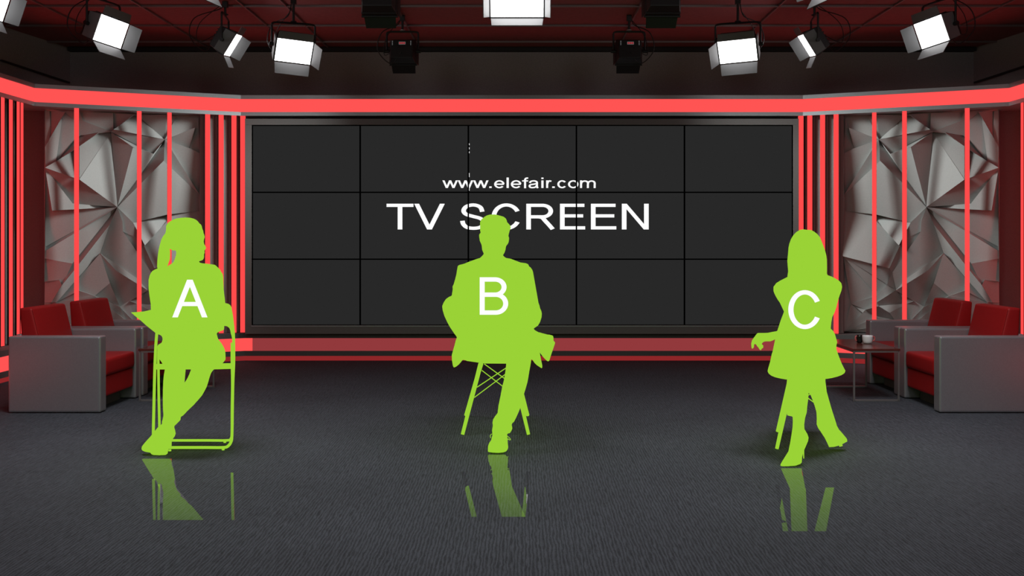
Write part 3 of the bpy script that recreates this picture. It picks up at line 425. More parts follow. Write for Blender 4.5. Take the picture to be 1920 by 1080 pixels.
# ---------------------------------------------------------------- lettering (own stroke alphabet)
def arc(cx, cy, rx, ry, a0, a1, n=26):
    return [(cx + rx * math.cos(math.radians(a0 + (a1 - a0) * i / n)), cy + ry * math.sin(math.radians(a0 + (a1 - a0) * i / n))) for i in range(n + 1)]
def smooth2(p, n=8): return [(v.x, v.y) for v in bez([(a, b, 0) for a, b in p], n)]
def glyph(ch, x0, x1, y0, y1, pw, ph):
    """polygons (pixel units) of one letter in its box with pen width pw (stems) and ph (bars)"""
    out = []; W = x1 - x0; Hh = y1 - y0
    U = lambda u: x0 + pw / 2 + u * (W - pw); V = lambda v: y0 + ph / 2 + v * (Hh - ph)
    def rect(a, b, c, d): out.append([(a, b), (c, b), (c, d), (a, d)])
    def stroke(p):
        q = [(U(u) / pw, V(v) / ph) for u, v in p]; L_, R_ = [], []
        for i in range(len(q)):
            a = q[max(i - 1, 0)]; b = q[min(i + 1, len(q) - 1)]
            dx, dy = b[0] - a[0], b[1] - a[1]; l = math.hypot(dx, dy) or 1
            nx, ny = -dy / l * .5, dx / l * .5
            L_.append(((q[i][0] + nx) * pw, (q[i][1] + ny) * ph)); R_.append(((q[i][0] - nx) * pw, (q[i][1] - ny) * ph))
        for i in range(len(q) - 1): out.append([L_[i], L_[i + 1], R_[i + 1], R_[i]])
    def diag(xa, ya, xb, yb, w): out.append([(xa, ya), (xa + w, ya), (xb + w, yb), (xb, yb)])
    if ch == 'T': rect(x0, y0, x1, y0 + ph); m = (x0 + x1) / 2; rect(m - pw / 2, y0, m + pw / 2, y1)
    elif ch == 'V': w = pw * 1.04; m = (x0 + x1) / 2 - w / 2; diag(x0, y0, m, y1, w); diag(x1 - w, y0, m, y1, w)
    elif ch == 'A':
        w = pw * 1.1; m = (x0 + x1) / 2 - w / 2; diag(m, y0, x0, y1, w); diag(m, y0, x1 - w, y1, w)
        rect(x0 + W * .24, y0 + Hh * .59, x1 - W * .24, y0 + Hh * .59 + ph)
    elif ch == 'E':
        rect(x0, y0, x0 + pw, y1)
        for v, e in ((0, .97), (.482, .92), (1, 1)): yy = y0 + v * (Hh - ph) - (0 if v != .482 else ph * .1); rect(x0, yy, x0 + W * e, yy + ph)
    elif ch == 'N': rect(x0, y0, x0 + pw, y1); rect(x1 - pw, y0, x1, y1); diag(x0, y0, x1 - pw * 1.05, y1, pw * 1.05)
    elif ch == 'C': stroke(arc(.5, .5, .5, .5, 27, 333, 40))
    elif ch == 'S': stroke(smooth2([(.93, .29), (.86, .12), (.70, .03), (.48, 0), (.22, .05), (.08, .17), (.07, .30), (.2, .41), (.5, .49), (.82, .57), (.98, .69), (.97, .84), (.82, .96), (.52, 1), (.22, .96), (.05, .83), (.0, .68)], 5))
    elif ch == 'B':
        rect(x0, y0, x0 + pw, y1)
        stroke([(-.05, 0), (.55, 0)] + arc(.55, .23, .38, .23, -90, 90, 20) + [(-.05, .46)])
        stroke([(-.05, .46), (.58, .46)] + arc(.58, .73, .42, .27, -90, 90, 20) + [(-.05, 1)])
    elif ch == 'R':
        rect(x0, y0, x0 + pw, y1)
        stroke([(-.05, 0), (.56, 0)] + arc(.56, .255, .33, .255, -90, 90, 20) + [(-.05, .51)])
        stroke(smooth2([(.40, .51), (.55, .55), (.66, .68), (.82, .87), (.97, 1.06)], 5))
    elif ch == 'w':
        w = pw * 1.05; q = (W - w) / 4
        for i in range(4): diag(x0 + q * i, y0 if i % 2 == 0 else y1, x0 + q * (i + 1), y1 if i % 2 == 0 else y0, w)
    elif ch == '.': rect(x0, y1 - ph * 1.15, x1, y1)
    elif ch == 'l': rect(x0, y0, x1, y1)
    elif ch == 'i': rect(x0, y0, x1, y0 + ph * 1.1); rect(x0, y0 + 5.4, x1, y1)
    elif ch == 'e': stroke([(0, .5), (1, .5)] + arc(.5, .5, .5, .5, 0, -322, 34)[1:])
    elif ch == 'c': stroke(arc(.5, .5, .5, .5, 38, 322, 28))
    elif ch == 'o': stroke(arc(.5, .5, .5, .5, 0, 360, 34))
    elif ch == 'f': stroke(smooth2([(1.1, .0), (.7, .0), (.45, .12), (.42, .3), (.42, .6), (.42, 1.1)], 5)); rect(x0, y0 + 5.2, x0 + W * .9, y0 + 5.2 + ph * .9)
    elif ch == 'a':
        stroke(smooth2([(.04, .30), (.15, .09), (.45, 0), (.75, .05), (.90, .22), (.90, .6), (.92, .9), (1.0, 1.08)], 5))
        stroke(smooth2([(.9, .40), (.5, .50), (.12, .58), (.0, .78), (.12, .97), (.4, 1), (.72, .92), (.9, .66)], 5))
    elif ch == 'r': rect(x0, y0, x0 + pw, y1); stroke(smooth2([(.0, .5), (.25, .12), (.6, -.02), (1.05, .05)], 5))
    elif ch == 'm':
        rect(x0, y0, x0 + pw, y1)
        for a_ in (0, .5): stroke(smooth2([(a_, .5), (a_ + .06, .15), (a_ + .25, 0), (a_ + .43, .08), (a_ + .5, .3), (a_ + .5, .7), (a_ + .5, 1.12)], 5))
    return out
def lettering(items, Y, parent, name='lettering', thick=.003, ticks=(), at_fn=None):
    b = MB()
    A_ = at_fn or (lambda x, y: at(x, y, Y))
    polys = [p for it in items for p in glyph(*it)] + [[(a, b_), (c, b_), (c, d), (a, d)] for a, b_, c, d in ticks]
    for p in polys:
        f = [A_(x, y) for x, y in p]; b.polyplate(f, [v + Vector((0, thick, 0)) for v in f])
    return b.build(name, M['white'], parent)
Tt, Tb = 382, 430.2; pw, ph = 8.7, 6.0
items = [('T', 724.8, 775.2, Tt, Tb, pw, ph), ('V', 776.6, 833.9, Tt, Tb, pw, ph), ('S', 862.6, 911.4, Tt - .7, Tb + .8, pw, ph), ('C', 921.7, 977.2, Tt - .7, Tb + .8, pw, ph),
         ('R', 986.8, 1042.2, Tt, Tb, pw, ph), ('E', 1050, 1097.2, Tt, Tb, pw, ph), ('E', 1108, 1155.6, Tt, Tb, pw, ph), ('N', 1166, 1216.3, Tt, Tb, pw, ph)]
wt, wb = 338.2, 352.4; pw, ph = 3.8, 2.5
items += [('w', 829.5, 858.5, wt, wb, pw, ph), ('w', 858.3, 887.4, wt, wb, pw, ph), ('w', 887, 916, wt, wb, pw, ph), ('.', 917.3, 921.9, wt, wb, pw, ph), ('e', 926.5, 946, wt - .3, wb + .5, pw, ph),
          ('l', 949.8, 954, 332.9, wb, pw, ph), ('e', 957.8, 977.6, wt - .3, wb + .5, pw, ph), ('f', 979, 991.4, 332.8, wb, pw, ph), ('a', 991, 1010.2, wt - .3, wb + .5, pw, ph), ('i', 1015, 1019.1, 332.9, wb, pw, ph),
          ('r', 1024, 1035.2, wt, wb, pw, ph), ('.', 1035.4, 1040.2, wt, wb, pw, ph), ('c', 1045, 1062.8, wt - .3, wb + .5, pw, ph), ('o', 1065, 1084.6, wt - .3, wb + .5, pw, ph), ('m', 1087.6, 1116.9, wt, wb, pw, ph)]
lettering(items, YS - .006, vw, ticks=[(879.4, 268.9, 880.4, 272.1), (879.4, 276.4, 880.4, 279.9), (879.4, 284, 880.4, 287.1), (879.4, 324.4, 880.4, 332), (879.4, 351.4, 880.4, 357.5)])
# ---------------------------------------------------------------- studio lamps
def rot(y, p, r):
    return Matrix.Rotation(y, 3, 'Z') @ Matrix.Rotation(p, 3, 'X') @ Matrix.Rotation(r, 3, 'Y')
def studio_lamp(C_, yaw, pitch, roll, w, h, label, group, lit=True, cable=0, dep=.15, fl=.06, fw=.085, yoke_h=.25, fold=0):
    C_ = Vector(C_); R_ = rot(yaw, pitch, roll)
    L = lambda x, y, z: C_ + R_ @ Vector((x, y, z))
    t = thing('studio_lamp', label, 'studio lamp', C_, group)
    e = .012; W, H = w / 2 + e, h / 2 + e
    b = MB()      # housing: rim + tapered back
    b.hexa([L(-W, 0, -H), L(W, 0, -H), L(W, .05, -H), L(-W, .05, -H), L(-W, 0, H), L(W, 0, H), L(W, .05, H), L(-W, .05, H)], .004)
    k = .82
    b.hexa([L(-W * .97, .05, -H * .97), L(W * .97, .05, -H * .97), L(W * k, dep, -H * k), L(-W * k, dep, -H * k),
            L(-W * .97, .05, H * .97), L(W * .97, .05, H * .97), L(W * k, dep, H * k), L(-W * k, dep, H * k)], .006)
    for i in range(5):   # cooling fins
        z = (-.6 + .3 * i) * H * k
        b.hexa([L(-W * .6, dep, z - .004), L(W * .6, dep, z - .004), L(W * .6, dep + .014, z - .004), L(-W * .6, dep + .014, z - .004),
                L(-W * .6, dep, z + .004), L(W * .6, dep, z + .004), L(W * .6, dep + .014, z + .004), L(-W * .6, dep + .014, z + .004)]) if lit else None
    b.build('housing', M['black_metal'], t)
    w2, h2 = w / 2, h / 2
    f = MB().hexa([L(-w2, -.003, -h2), L(w2, -.003, -h2), L(w2, .001, -h2), L(-w2, .001, -h2), L(-w2, -.003, h2), L(w2, -.003, h2), L(w2, .001, h2), L(-w2, .001, h2)])
    f.build('light_panel', M['lamp'] if lit else M['plinth'], t)
    def door(a, c, ao, co_):
        n = (c - a).cross(ao - a).normalized() * .0025
        MB().polyplate([a + n, c + n, co_ + n, ao + n], [a - n, c - n, co_ - n, ao - n]).build('barn_door', M['door_metal'] if lit else M['black_metal'], t)
    s = .95
    door(L(-w2, -.006, -H), L(w2, -.006, -H), L(-w2 * s, -fw, -H - fl), L(w2 * s, -fw, -H - fl))
    if lit: door(L(-w2, -.006, H), L(w2, -.006, H), L(-w2 * s, -.004, H + .065), L(w2 * s, -.004, H + .065))      # top door swung fully open
    else: door(L(-w2, -.006, H), L(w2, -.006, H), L(-w2 * s, -fw, H + fl), L(w2 * s, -fw, H + fl))
    for sg in (-1, 1):      # side doors; the one on the side FOLD is folded back along the housing
        if sg == fold: door(L(sg * (W + .002), -.004, -h2), L(sg * (W + .002), -.004, h2), L(sg * (W + .008), .095, -h2 * s), L(sg * (W + .008), .095, h2 * s))
        else: fs = fl if lit else .008; door(L(sg * W, -.006, -h2), L(sg * W, -.006, h2), L(sg * (W + fs), -fw, -h2 * s), L(sg * (W + fs), -fw, h2 * s))
    # yoke, knobs, clamp, cable
    top = C_.z + yoke_h; y = MB(); ends = []
    for sg in (-1, 1):
        p = L(sg * (W + .022), .075, 0); q = Vector((p.x, p.y, top - .02)); ends.append(q)
        y.tube([p, q], .009, 8)
        MB().tube([L(sg * (W + .002), .075, 0), L(sg * (W + .045), .075, 0)], .016, 12).build('knob', M['black_metal'], t)
    c0, c1 = ends; cm = (c0 + c1) / 2 + Vector((0, 0, .02))
    y.tube(bez([c0, c0.lerp(c1, .08) + Vector((0, 0, .018)), cm, c0.lerp(c1, .92) + Vector((0, 0, .018)), c1], 5), .009, 8)
    y.build('yoke', M['black_metal'], t)
    k = MB().tube([cm, Vector((cm.x, cm.y, H_CEIL - .03))], .011, 8)
    k.box((cm.x - .022, cm.y - .022, H_CEIL - .055), (cm.x + .022, cm.y + .022, H_CEIL - .002), .004)
    k.build('clamp', M['black_metal'], t)
    MB().lathe((cm.x, cm.y, cm.z + .004), [(.012, 0), (.026, .004), (.026, .012), (.012, .018)], 14).build('clamp_disc', M['chrome'] if not lit else M['black_metal'], t)
    if cable:
        p = L(0, dep + .01, -H * .3); sd = cable
        pts = [p, p + Vector((sd * .10, .05, -.10)), p + Vector((sd * .22, .03, .02)), p + Vector((sd * .18, .02, .18)), Vector((cm.x + sd * .05, cm.y, cm.z + .06)), Vector((cm.x + sd * .02, cm.y + .02, H_CEIL - .02))]
        MB().tube(bez(pts, 6), .0045, 6).build('cable', M['cable'], t)
        pts = [L(sd * -W * .2, dep + .01, H * .2), p + Vector((sd * .16, .06, -.02)), p + Vector((sd * .14, .04, .14)), Vector((cm.x + sd * .03, cm.y, cm.z + .1))]
        MB().tube(bez(pts, 6), .0035, 6).build('cable', M['cable'], t)
    if not lit:      # control panel on the back, which faces the room here
        a = MB(); zz = H * k - .034 if False else H * .82 - .03
        a.hexa([L(-W * .8, dep + .001, zz - .026), L(W * .8, dep + .001, zz - .026), L(W * .8, dep + .006, zz - .026), L(-W * .8, dep + .006, zz - .026),
                L(-W * .8, dep + .001, zz + .026), L(W * .8, dep + .001, zz + .026), L(W * .8, dep + .006, zz + .026), L(-W * .8, dep + .006, zz + .026)], .002)
        a.build('control_panel', M['black_trim'], t)
        q = lambda x, z, r, s2: [L(x - r, dep + .006, z - s2), L(x + r, dep + .006, z - s2), L(x + r, dep + .008, z - s2), L(x - r, dep + .008, z - s2), L(x - r, dep + .006, z + s2), L(x + r, dep + .006, z + s2), L(x + r, dep + .008, z + s2), L(x - r, dep + .008, z + s2)]
        MB().hexa(q(-.005, zz, .030, .012)).build('display_frame', M['display_white'], t)
        d = MB(); 
        for xx in (-.024, -.005, .014): d.hexa([v + R_ @ Vector((0, .001, 0)) for v in q(xx, zz, .0085, .009)])
        d.build('display', M['display_red'], t)
        d = MB()
        for sg in (-1, 1):
            for i in range(4): d.hexa(q(sg * W * .68, zz + .018 - .011 * i, .004, .0022))
        d.build('marks', M['display_white'], t)
        MB().tube([L(-W * 1.03, -.002, -H - .004), L(W * 1.03, -.002, -H - .004)], .008, 10).build('hinge_bar', M['black_metal'], t)
    return t
LW, LH = .312, .206
def place(px, py, Y): return at(px, py, Y)
def corner_fit(px, py, Y, yaw, pitch, roll, loc):
    """lamp centre so that its local point loc is seen at px,py"""
    R_ = rot(yaw, pitch, roll); d = R_ @ Vector(loc); p = at(px, py, Y + d.y); return Vector((p.x - d.x, Y, p.z - d.z))
A1 = (1.2524, .3577, .0493); A2 = (1.7895, .5474, -.1709); A3 = (.2774, .741, .0903)
mir = lambda a: (-a[0], a[1], -a[2])
studio_lamp((-3.2431, 8.0, 2.8944), *A1, LW, LH, 'lit studio lamp with open barn doors above the left faceted panel', 'lit ceiling lamps', cable=-1, fold=-1)
studio_lamp((3.2431 - .01, 8.0, 2.891), *mir(A1), LW, LH, 'lit studio lamp with open barn doors above the right faceted panel', 'lit ceiling lamps', cable=1, fold=1)
studio_lamp((-2.5097, 8.8, 2.9413), *A2, LW, LH, 'lit studio lamp seen edge-on, over the red tubes left of the screen', 'lit ceiling lamps', cable=-1, fold=-1)
studio_lamp((2.4745, 8.8, 2.938), *mir(A2), LW, LH, 'lit studio lamp seen edge-on, over the red tubes right of the screen', 'lit ceiling lamps', cable=1, fold=1)
studio_lamp((-1.9345, 8.6, 2.8505), *A3, LW - .016, LH + .012, 'lit studio lamp with wide open face over the upper left of the screen', 'lit ceiling lamps', cable=-1, fold=-1)
studio_lamp((1.8297, 8.6, 2.8529), -.2633, .7611, -.0643, LW, LH + .012, 'lit studio lamp with wide open face over the upper right of the screen', 'lit ceiling lamps', cable=1, fold=1)
c0 = corner_fit(4, 40, 7.2, *A1, (LW / 2, 0, -LH / 2))
studio_lamp(c0, *A1, LW, LH, 'lit studio lamp cut off by the top left corner of the photo', 'lit ceiling lamps', fold=-1)
c0 = corner_fit(969.5, 31.7, 7.05, 0, .3, 0, (0, 0, -.13))
studio_lamp(c0, 0, .3, 0, .367, .26, 'lit studio lamp facing straight out over the middle of the screen', 'lit ceiling lamps', fl=.035, fw=.14)
for s, px in ((-1, 416), (1, 1513)):
    a = A1 if s < 0 else mir(A1)
    c0 = corner_fit(px, 14 if s < 0 else 18, 7.0, *a, (-s * LW / 2 * .95, -.085, -LH / 2 - .012 - .06))
    studio_lamp(c0, *a, LW, LH, 'lit studio lamp of which only a barn door shows, top edge, %s of centre' % ('left' if s < 0 else 'right'), 'lit ceiling lamps', fold=s)
for s in (-1, 1):
    sd = 'left' if s < 0 else 'right'
    px = 756.5 if s < 0 else 1178
    c0 = at(px, 101, 9.4)
    studio_lamp(c0, PI, .12, 0, .222, .178, 'black studio lamp seen from behind, red display on its back, %s of centre' % sd, 'lamps with their backs turned', lit=False, cable=s, yoke_h=.19)
    sp = bpy.data.lights.new('wall_washer', 'SPOT'); so = bpy.data.objects.new('wall_washer', sp); COL.objects.link(so)
    sp.energy = 380; sp.color = (.95, 1, .975); sp.shadow_soft_size = .42; sp.spot_size = math.radians(56); sp.spot_blend = .6
    so.location = c0 + Vector((s * .22, .02, -.02))
    so.rotation_euler = (Vector((s * 3.78, 10.2, 1.35)) - so.location).to_track_quat('-Z', 'Y').to_euler()
    px = 712.5 if s < 0 else 1241
    studio_lamp(at(px, 2.6, 7.1), PI, .12, 0, .222, .185, 'black studio lamp seen from behind, cut by the top photo edge, %s of centre' % sd, 'lamps with their backs turned', lit=False, yoke_h=.19)
# added soft fill lights overhead, out of view, to brighten floor and furniture
for loc, tgt, sz_, en, sp_ in (((-3.0, 1.0, 3.15), (-1.5, 7.0, .3), 1.6, 34, 180), ((3.0, 1.0, 3.15), (1.5, 7.0, .3), 1.6, 34, 180), ((0, 4.2, 3.25), (0, 4.6, 0), 1.8, 42, 150),
                              ((-2.3, 6.2, 3.27), (-2.3, 6.5, 0), 1.2, 34, 115), ((2.3, 6.2, 3.27), (2.3, 6.5, 0), 1.2, 34, 115)):
    a = bpy.data.lights.new('added_fill', 'AREA'); a.shape = 'SQUARE'; a.size = sz_; a.energy = en; a.spread = math.radians(sp_)
    o = bpy.data.objects.new('added_fill', a); COL.objects.link(o); o.location = loc
    o.rotation_euler = (Vector(tgt) - Vector(loc)).to_track_quat('-Z', 'Y').to_euler()
# ---------------------------------------------------------------- armchairs
def armchair(s, Y0, dx, label):
    X = lambda x: s * (x + dx)
    t = thing('armchair', label, 'armchair', (X(3.37), Y0 + .39, 0), 'red and grey armchairs')
    for y in (Y0, Y0 + .67): MB().box((X(3.041), y, .004), (X(3.707), y + .11, .554), .015, 3).build('arm_panel', M['arm'], t)
    MB().box((X(3.665), Y0 + .112, .06), (X(3.705), Y0 + .668, .56), .01).build('back_panel', M['arm'], t)
    MB().box((X(3.058), Y0 + .113, .097), (X(3.663), Y0 + .667, .246), .018, 3).build('seat_base', M['leather'], t)
    c = MB().box((X(3.043), Y0 + .114, .249), (X(3.62), Y0 + .666, .379), .032, 4).build('seat_cushion', M['leather'], t, True)
    y0, y1 = Y0 + .114, Y0 + .666
    k = MB().hexa([(X(3.50), y0, .376), (X(3.66), y0, .376), (X(3.66), y1, .376), (X(3.50), y1, .376), (X(3.592), y0, .752), (X(3.685), y0, .752), (X(3.685), y1, .752), (X(3.592), y1, .752)], .022, 4).build('back_cushion', M['leather'], t, True)
    MB().tube([(X(3.5045), y0 + .007, .39), (X(3.588), y0 + .007, .735)], .004, 6).build('piping', M['leather'], k)
    MB().box((X(3.16), Y0 + .12, 0), (X(3.64), Y0 + .66, .10)).build('plinth', M['plinth'], t)
    return t
armchair(-1, 7.31, 0, 'red and grey armchair at the left edge of the photo, nearer of its pair')
armchair(-1, 8.105, -.012, 'red and grey armchair on the left, farther back, beside the relief panel')
armchair(1, 7.31, -.027, 'red and grey armchair at the right edge of the photo, nearer of its pair')
armchair(1, 8.105, -.027, 'red and grey armchair on the right, farther back, beside the low table with cups')
# ---------------------------------------------------------------- low tables
def low_table(x0, x1, label):
    y0, y1 = 7.85, 8.59; r = .007
    t = thing('side_table', label, 'table', ((x0 + x1) / 2, 8.22, 0), 'low tables beside the armchairs')
    MB().box((x0 - .004, y0 - .01, .391), (x1 + .004, y1 + .01, .408), .003).build('tabletop', M['wood'], t)
    for y in (y0, y1):
        b = MB()
        for x in (x0 + r, x1 - r): b.box((x - r, y - r, 0), (x + r, y + r, .391), .0015)
        b.box((x0 + r, y - r, .0), (x1 - r, y + r, 2 * r), .0015); b.box((x0 + r, y - r, .378), (x1 - r, y + r, .391), .0015)
        b.build('leg_frame', M['steel'], t)
    for x in (x0 + r, x1 - r): MB().box((x - r, y0, .379), (x + r, y1, .391), .0015).build('rail', M['steel'], t)
    return t
low_table(2.566, 2.925, 'low dark wooden table with steel frame on the right, cups on top')
low_table(-2.966, -2.606, 'low dark wooden table with steel frame on the left, half behind the seated figure')
def cup(px, py, Y, r0, r1, h, mat, name, label, hx):
    p = at(px, py, Y); p.z = .4085
    t = thing(name, label, 'cup', p)
    MB().lathe(p, [(r0 * .6, 0), (r0, .004), (r0 * 1.08, h * .3), (r1, h * .8), (r1 * .97, h), (r1 * .9, h), (r1 * .86, h * .8), (r0 * .7, .02)], 20).build('bowl', mat, t, True)
    MB().tube(bez([p + Vector((hx * r1 * .9, 0, h * .9)), p + Vector((hx * r1 * 1.35, 0, h * .75)), p + Vector((hx * r1 * 1.3, 0, h * .4)), p + Vector((hx * r0 * 1.0, 0, h * .3))], 6), .006, 8).build('handle', M['pink_glaze'], t)
cup(1626.5, 645, 8.24, .036, .042, .066, M['china'], 'white_cup', 'small white cup on the low table on the right', 1)
cup(1611.5, 644, 8.29, .022, .024, .064, M['black_glaze'], 'black_cup', 'small black cup left of the white cup on the low table', -1)
# ---------------------------------------------------------------- seated figures (flat green, marked A, B, C)
def resample(p, step):
    out = []; n = len(p)
    for i in range(n):
        a, b = p[i], p[(i + 1) % n]; l = math.hypot(b[0] - a[0], b[1] - a[1]); k = max(1, int(round(l / step)))
        for j in range(k): out.append((a[0] + (b[0] - a[0]) * j / k, a[1] + (b[1] - a[1]) * j / k))
    return out
def lookup(tab, v):
    if isinstance(tab, (int, float)): return tab
    if v <= tab[0][0]: return tab[0][1]
    for (a, ya), (b, yb) in zip(tab, tab[1:]):
        if v <= b: return ya + (yb - ya) * (v - a) / (b - a)
    return tab[-1][1]
def inflate(mb, poly, Y, T=None, cap=60, step=2.2, grid=4.5, axis=1):
    """rounded solid whose outline (seen from the camera) is poly; Y distance (number or table along py), T half depth"""
    out = resample(poly, step); n = len(out)
    xs = [p[0] for p in out]; ys = [p[1] for p in out]
    segs = [(out[i], out[(i + 1) % n]) for i in range(n)]
    def dist(x, y):
        best = 1e9
        for (ax, ay), (bx, by) in segs:
            dx, dy = bx - ax, by - ay; l = dx * dx + dy * dy
            t = 0 if l == 0 else max(0, min(1, ((x - ax) * dx + (y - ay) * dy) / l))
            d = (x - ax - t * dx) ** 2 + (y - ay - t * dy) ** 2
            if d < best: best = d
        return math.sqrt(best)
    def inside(x, y):
        c = False
        for (ax, ay), (bx, by) in segs:
            if (ay > y) != (by > y) and x < (bx - ax) * (y - ay) / (by - ay) + ax: c = not c
        return c
    pts = [Vector(p) for p in out]; y = min(ys) + grid / 2; row = 0
    while y < max(ys):
        x = min(xs) + (grid / 2 if row % 2 else 0)
        while x < max(xs):
            if inside(x, y) and dist(x, y) > 1.0: pts.append(Vector((x, y)))
            x += grid
        y += grid * .87; row += 1
    vo, eo, fo, _, _, _ = delaunay_2d_cdt(pts, [(i, (i + 1) % n) for i in range(n)], [], 1, 1e-4)
    ds = [dist(v.x, v.y) for v in vo]; R = min(max(ds), cap)
    ym = sum(ys) / n; Tm = T if T is not None else R / F * lookup(Y, ym)
    edge = set()
    cnt = {}
    for f in fo:
        for a, b in zip(f, list(f[1:]) + [f[0]]): cnt[(min(a, b), max(a, b))] = cnt.get((min(a, b), max(a, b)), 0) + 1
    for (a, b), c in cnt.items():
        if c == 1: edge.add(a); edge.add(b)
    fr, bk = [], []
    for i, v in enumerate(vo):
        d = 0 if i in edge else ds[i]
        t = Tm * math.sqrt(max(0, 1 - (1 - min(d / R, 1)) ** 2))
        Yc = lookup(Y, v.y if axis else v.x)
        fr.append(mb.bm.verts.new(at(v.x, v.y, Yc - t)))
        bk.append(fr[-1] if i in edge else mb.bm.verts.new(at(v.x, v.y, Yc + t)))
    for f in fo:
        mb.face([fr[i] for i in f]); mb.face([bk[i] for i in reversed(f)])
    return mb
def fuse(o, voxel=.0045):
    """one continuous skin over everything in the mesh"""
    m = o.modifiers.new('skin', 'REMESH'); m.mode = 'VOXEL'; m.voxel_size = voxel; m.adaptivity = 0
    dg = bpy.context.evaluated_depsgraph_get(); dg.update()
    me = bpy.data.meshes.new_from_object(o.evaluated_get(dg)); o.modifiers.remove(m)
    old = o.data; o.data = me; me.name = o.name; bpy.data.meshes.remove(old)
    if not me.materials: me.materials.append(M['green'])
    for p in me.polygons: p.use_smooth = True
    return o
GR = M['green']
def cv(ox, oy, s=4.5): return lambda *p: [(ox + x / s, oy + y / s) for x, y in p]
def pt(c, x, y, Y): 
    q = c((x, y))[0]; return at(q[0], q[1], Y)
def fingers(mb, c, base, tips, Y, r=.0085, dY=.0):
    """palm with four fingers and a thumb; base and tips in crop units"""
    for i, (bx, by, mx_, my_, tx, ty) in enumerate(tips):
        yy = Y + dY * i
        mb.limb([pt(c, bx, by, yy), pt(c, mx_, my_, yy - .012), pt(c, tx, ty, yy - .006)], [r * 1.1, r, r * .8])
# ======================= A
a1 = cv(230, 395); a2 = cv(230, 625)
PA = thing('person', 'person in flat green on a folding chair, ponytail, head in profile, marked A', 'person', (-3.9 * .5, 6.0, 0))
PA.location = at(330, 853, 5.9); PA.location.z = 0
b = MB()
head = a1((366, 160), (366, 128), (380, 105), (400, 90), (428, 74), (455, 65), (490, 60), (530, 57), (570, 60), (600, 67), (620, 77), (637, 92), (645, 105), (660, 115), (668, 130), (672, 150), (680, 170), (684, 190), (690, 205), (693, 225), (688, 240), (684, 260), (688, 280), (697, 297), (705, 315), (700, 324), (693, 330), (690, 345), (693, 355), (686, 370), (688, 385), (684, 405), (676, 417), (660, 423), (640, 425), (618, 426),
          (640, 440), (630, 500), (430, 500), (415, 470), (430, 430), (440, 405), (448, 380), (452, 350), (445, 333), (425, 338), (405, 326), (390, 315), (370, 250))
inflate(b, head, 6.13, .085, 30)
torso = a1((415, 445), (435, 428), (600, 425), (635, 433), (668, 443), (720, 448), (778, 456), (800, 475), (825, 500), (835, 535), (843, 575), (848, 620), (852, 660), (858, 710), (863, 750), (866, 780), (866, 850), (862, 930), (858, 972), (855, 1005), (840, 1012), (815, 1020), (793, 1035), (797, 1050), (805, 1080)) + \
    a2((815, 60), (835, 85), (855, 120), (866, 150), (868, 190), (868, 222), (848, 248), (790, 290), (360, 296), (348, 285), (333, 252), (312, 220), (300, 214), (292, 205), (291, 110), (300, 95), (328, 80), (335, 60), (336, 40), (330, 25), (318, 14), (302, 12)) + \
    a1((300, 1042), (262, 1000), (245, 930), (238, 860), (241, 836), (238, 800), (230, 750), (222, 690), (218, 650), (218, 585), (228, 545), (245, 520), (265, 500), (293, 487), (340, 475), (380, 466), (400, 455))
inflate(b, torso, 6.13, .115, 34)
leg1 = a2((355, 270), (535, 270), (532, 308), (526, 370), (523, 412), (510, 520), (490, 640), (450, 740), (435, 790), (443, 815), (448, 845), (440, 870), (424, 888), (400, 905), (330, 905), (300, 840), (318, 775), (333, 762), (330, 750), (338, 720), (343, 690), (340, 650), (338, 600), (338, 520), (340, 450), (342, 400), (347, 350), (355, 305))
inflate(b, leg1, [(680, 5.98), (720, 5.93), (830, 5.90)], None, 24)
leg2 = a2((575, 270), (790, 270), (768, 308), (752, 325), (740, 352), (730, 385), (720, 420), (708, 455), (690, 490), (670, 525), (640, 560), (600, 605), (550, 652), (510, 695), (490, 705), (490, 730), (470, 750), (450, 770), (420, 800), (345, 790), (345, 740), (380, 680), (450, 560), (523, 412), (530, 405), (548, 375), (563, 340), (575, 308))
inflate(b, leg2, [(680, 5.95), (720, 5.87), (800, 5.83)], None, 24)
b.limb([pt(a2, 470, 200, 6.12), pt(a2, 450, 265, 5.97)], [.075, .06]); b.limb([pt(a2, 690, 190, 6.12), pt(a2, 670, 255, 5.95)], [.078, .065])
b.limb([pt(a1, 300, 560, 6.10), pt(a1, 300, 830, 6.06), pt(a1, 400, 995, 5.99)], [.05, .042, .032])
b.limb([pt(a1, 780, 560, 6.10), pt(a1, 805, 900, 6.06), pt(a1, 560, 1035, 5.98)], [.048, .04, .030])
fingers(b, a1, None, [(400, 975, 360, 975, 330, 980), (402, 990, 362, 995, 332, 1000), (404, 1005, 366, 1015, 338, 1020), (406, 1020, 372, 1033, 348, 1040), (400, 965, 385, 945, 370, 940)], 5.97)
fingers(b, a1, None, [(540, 1025, 500, 1030, 470, 1040), (540, 1040, 500, 1047, 468, 1059), (540, 1055, 504, 1065, 474, 1077), (545, 1067, 512, 1081, 486, 1091), (545, 1020, 525, 1005, 505, 1003)], 5.96)
fuse(b.build('body', GR, PA))
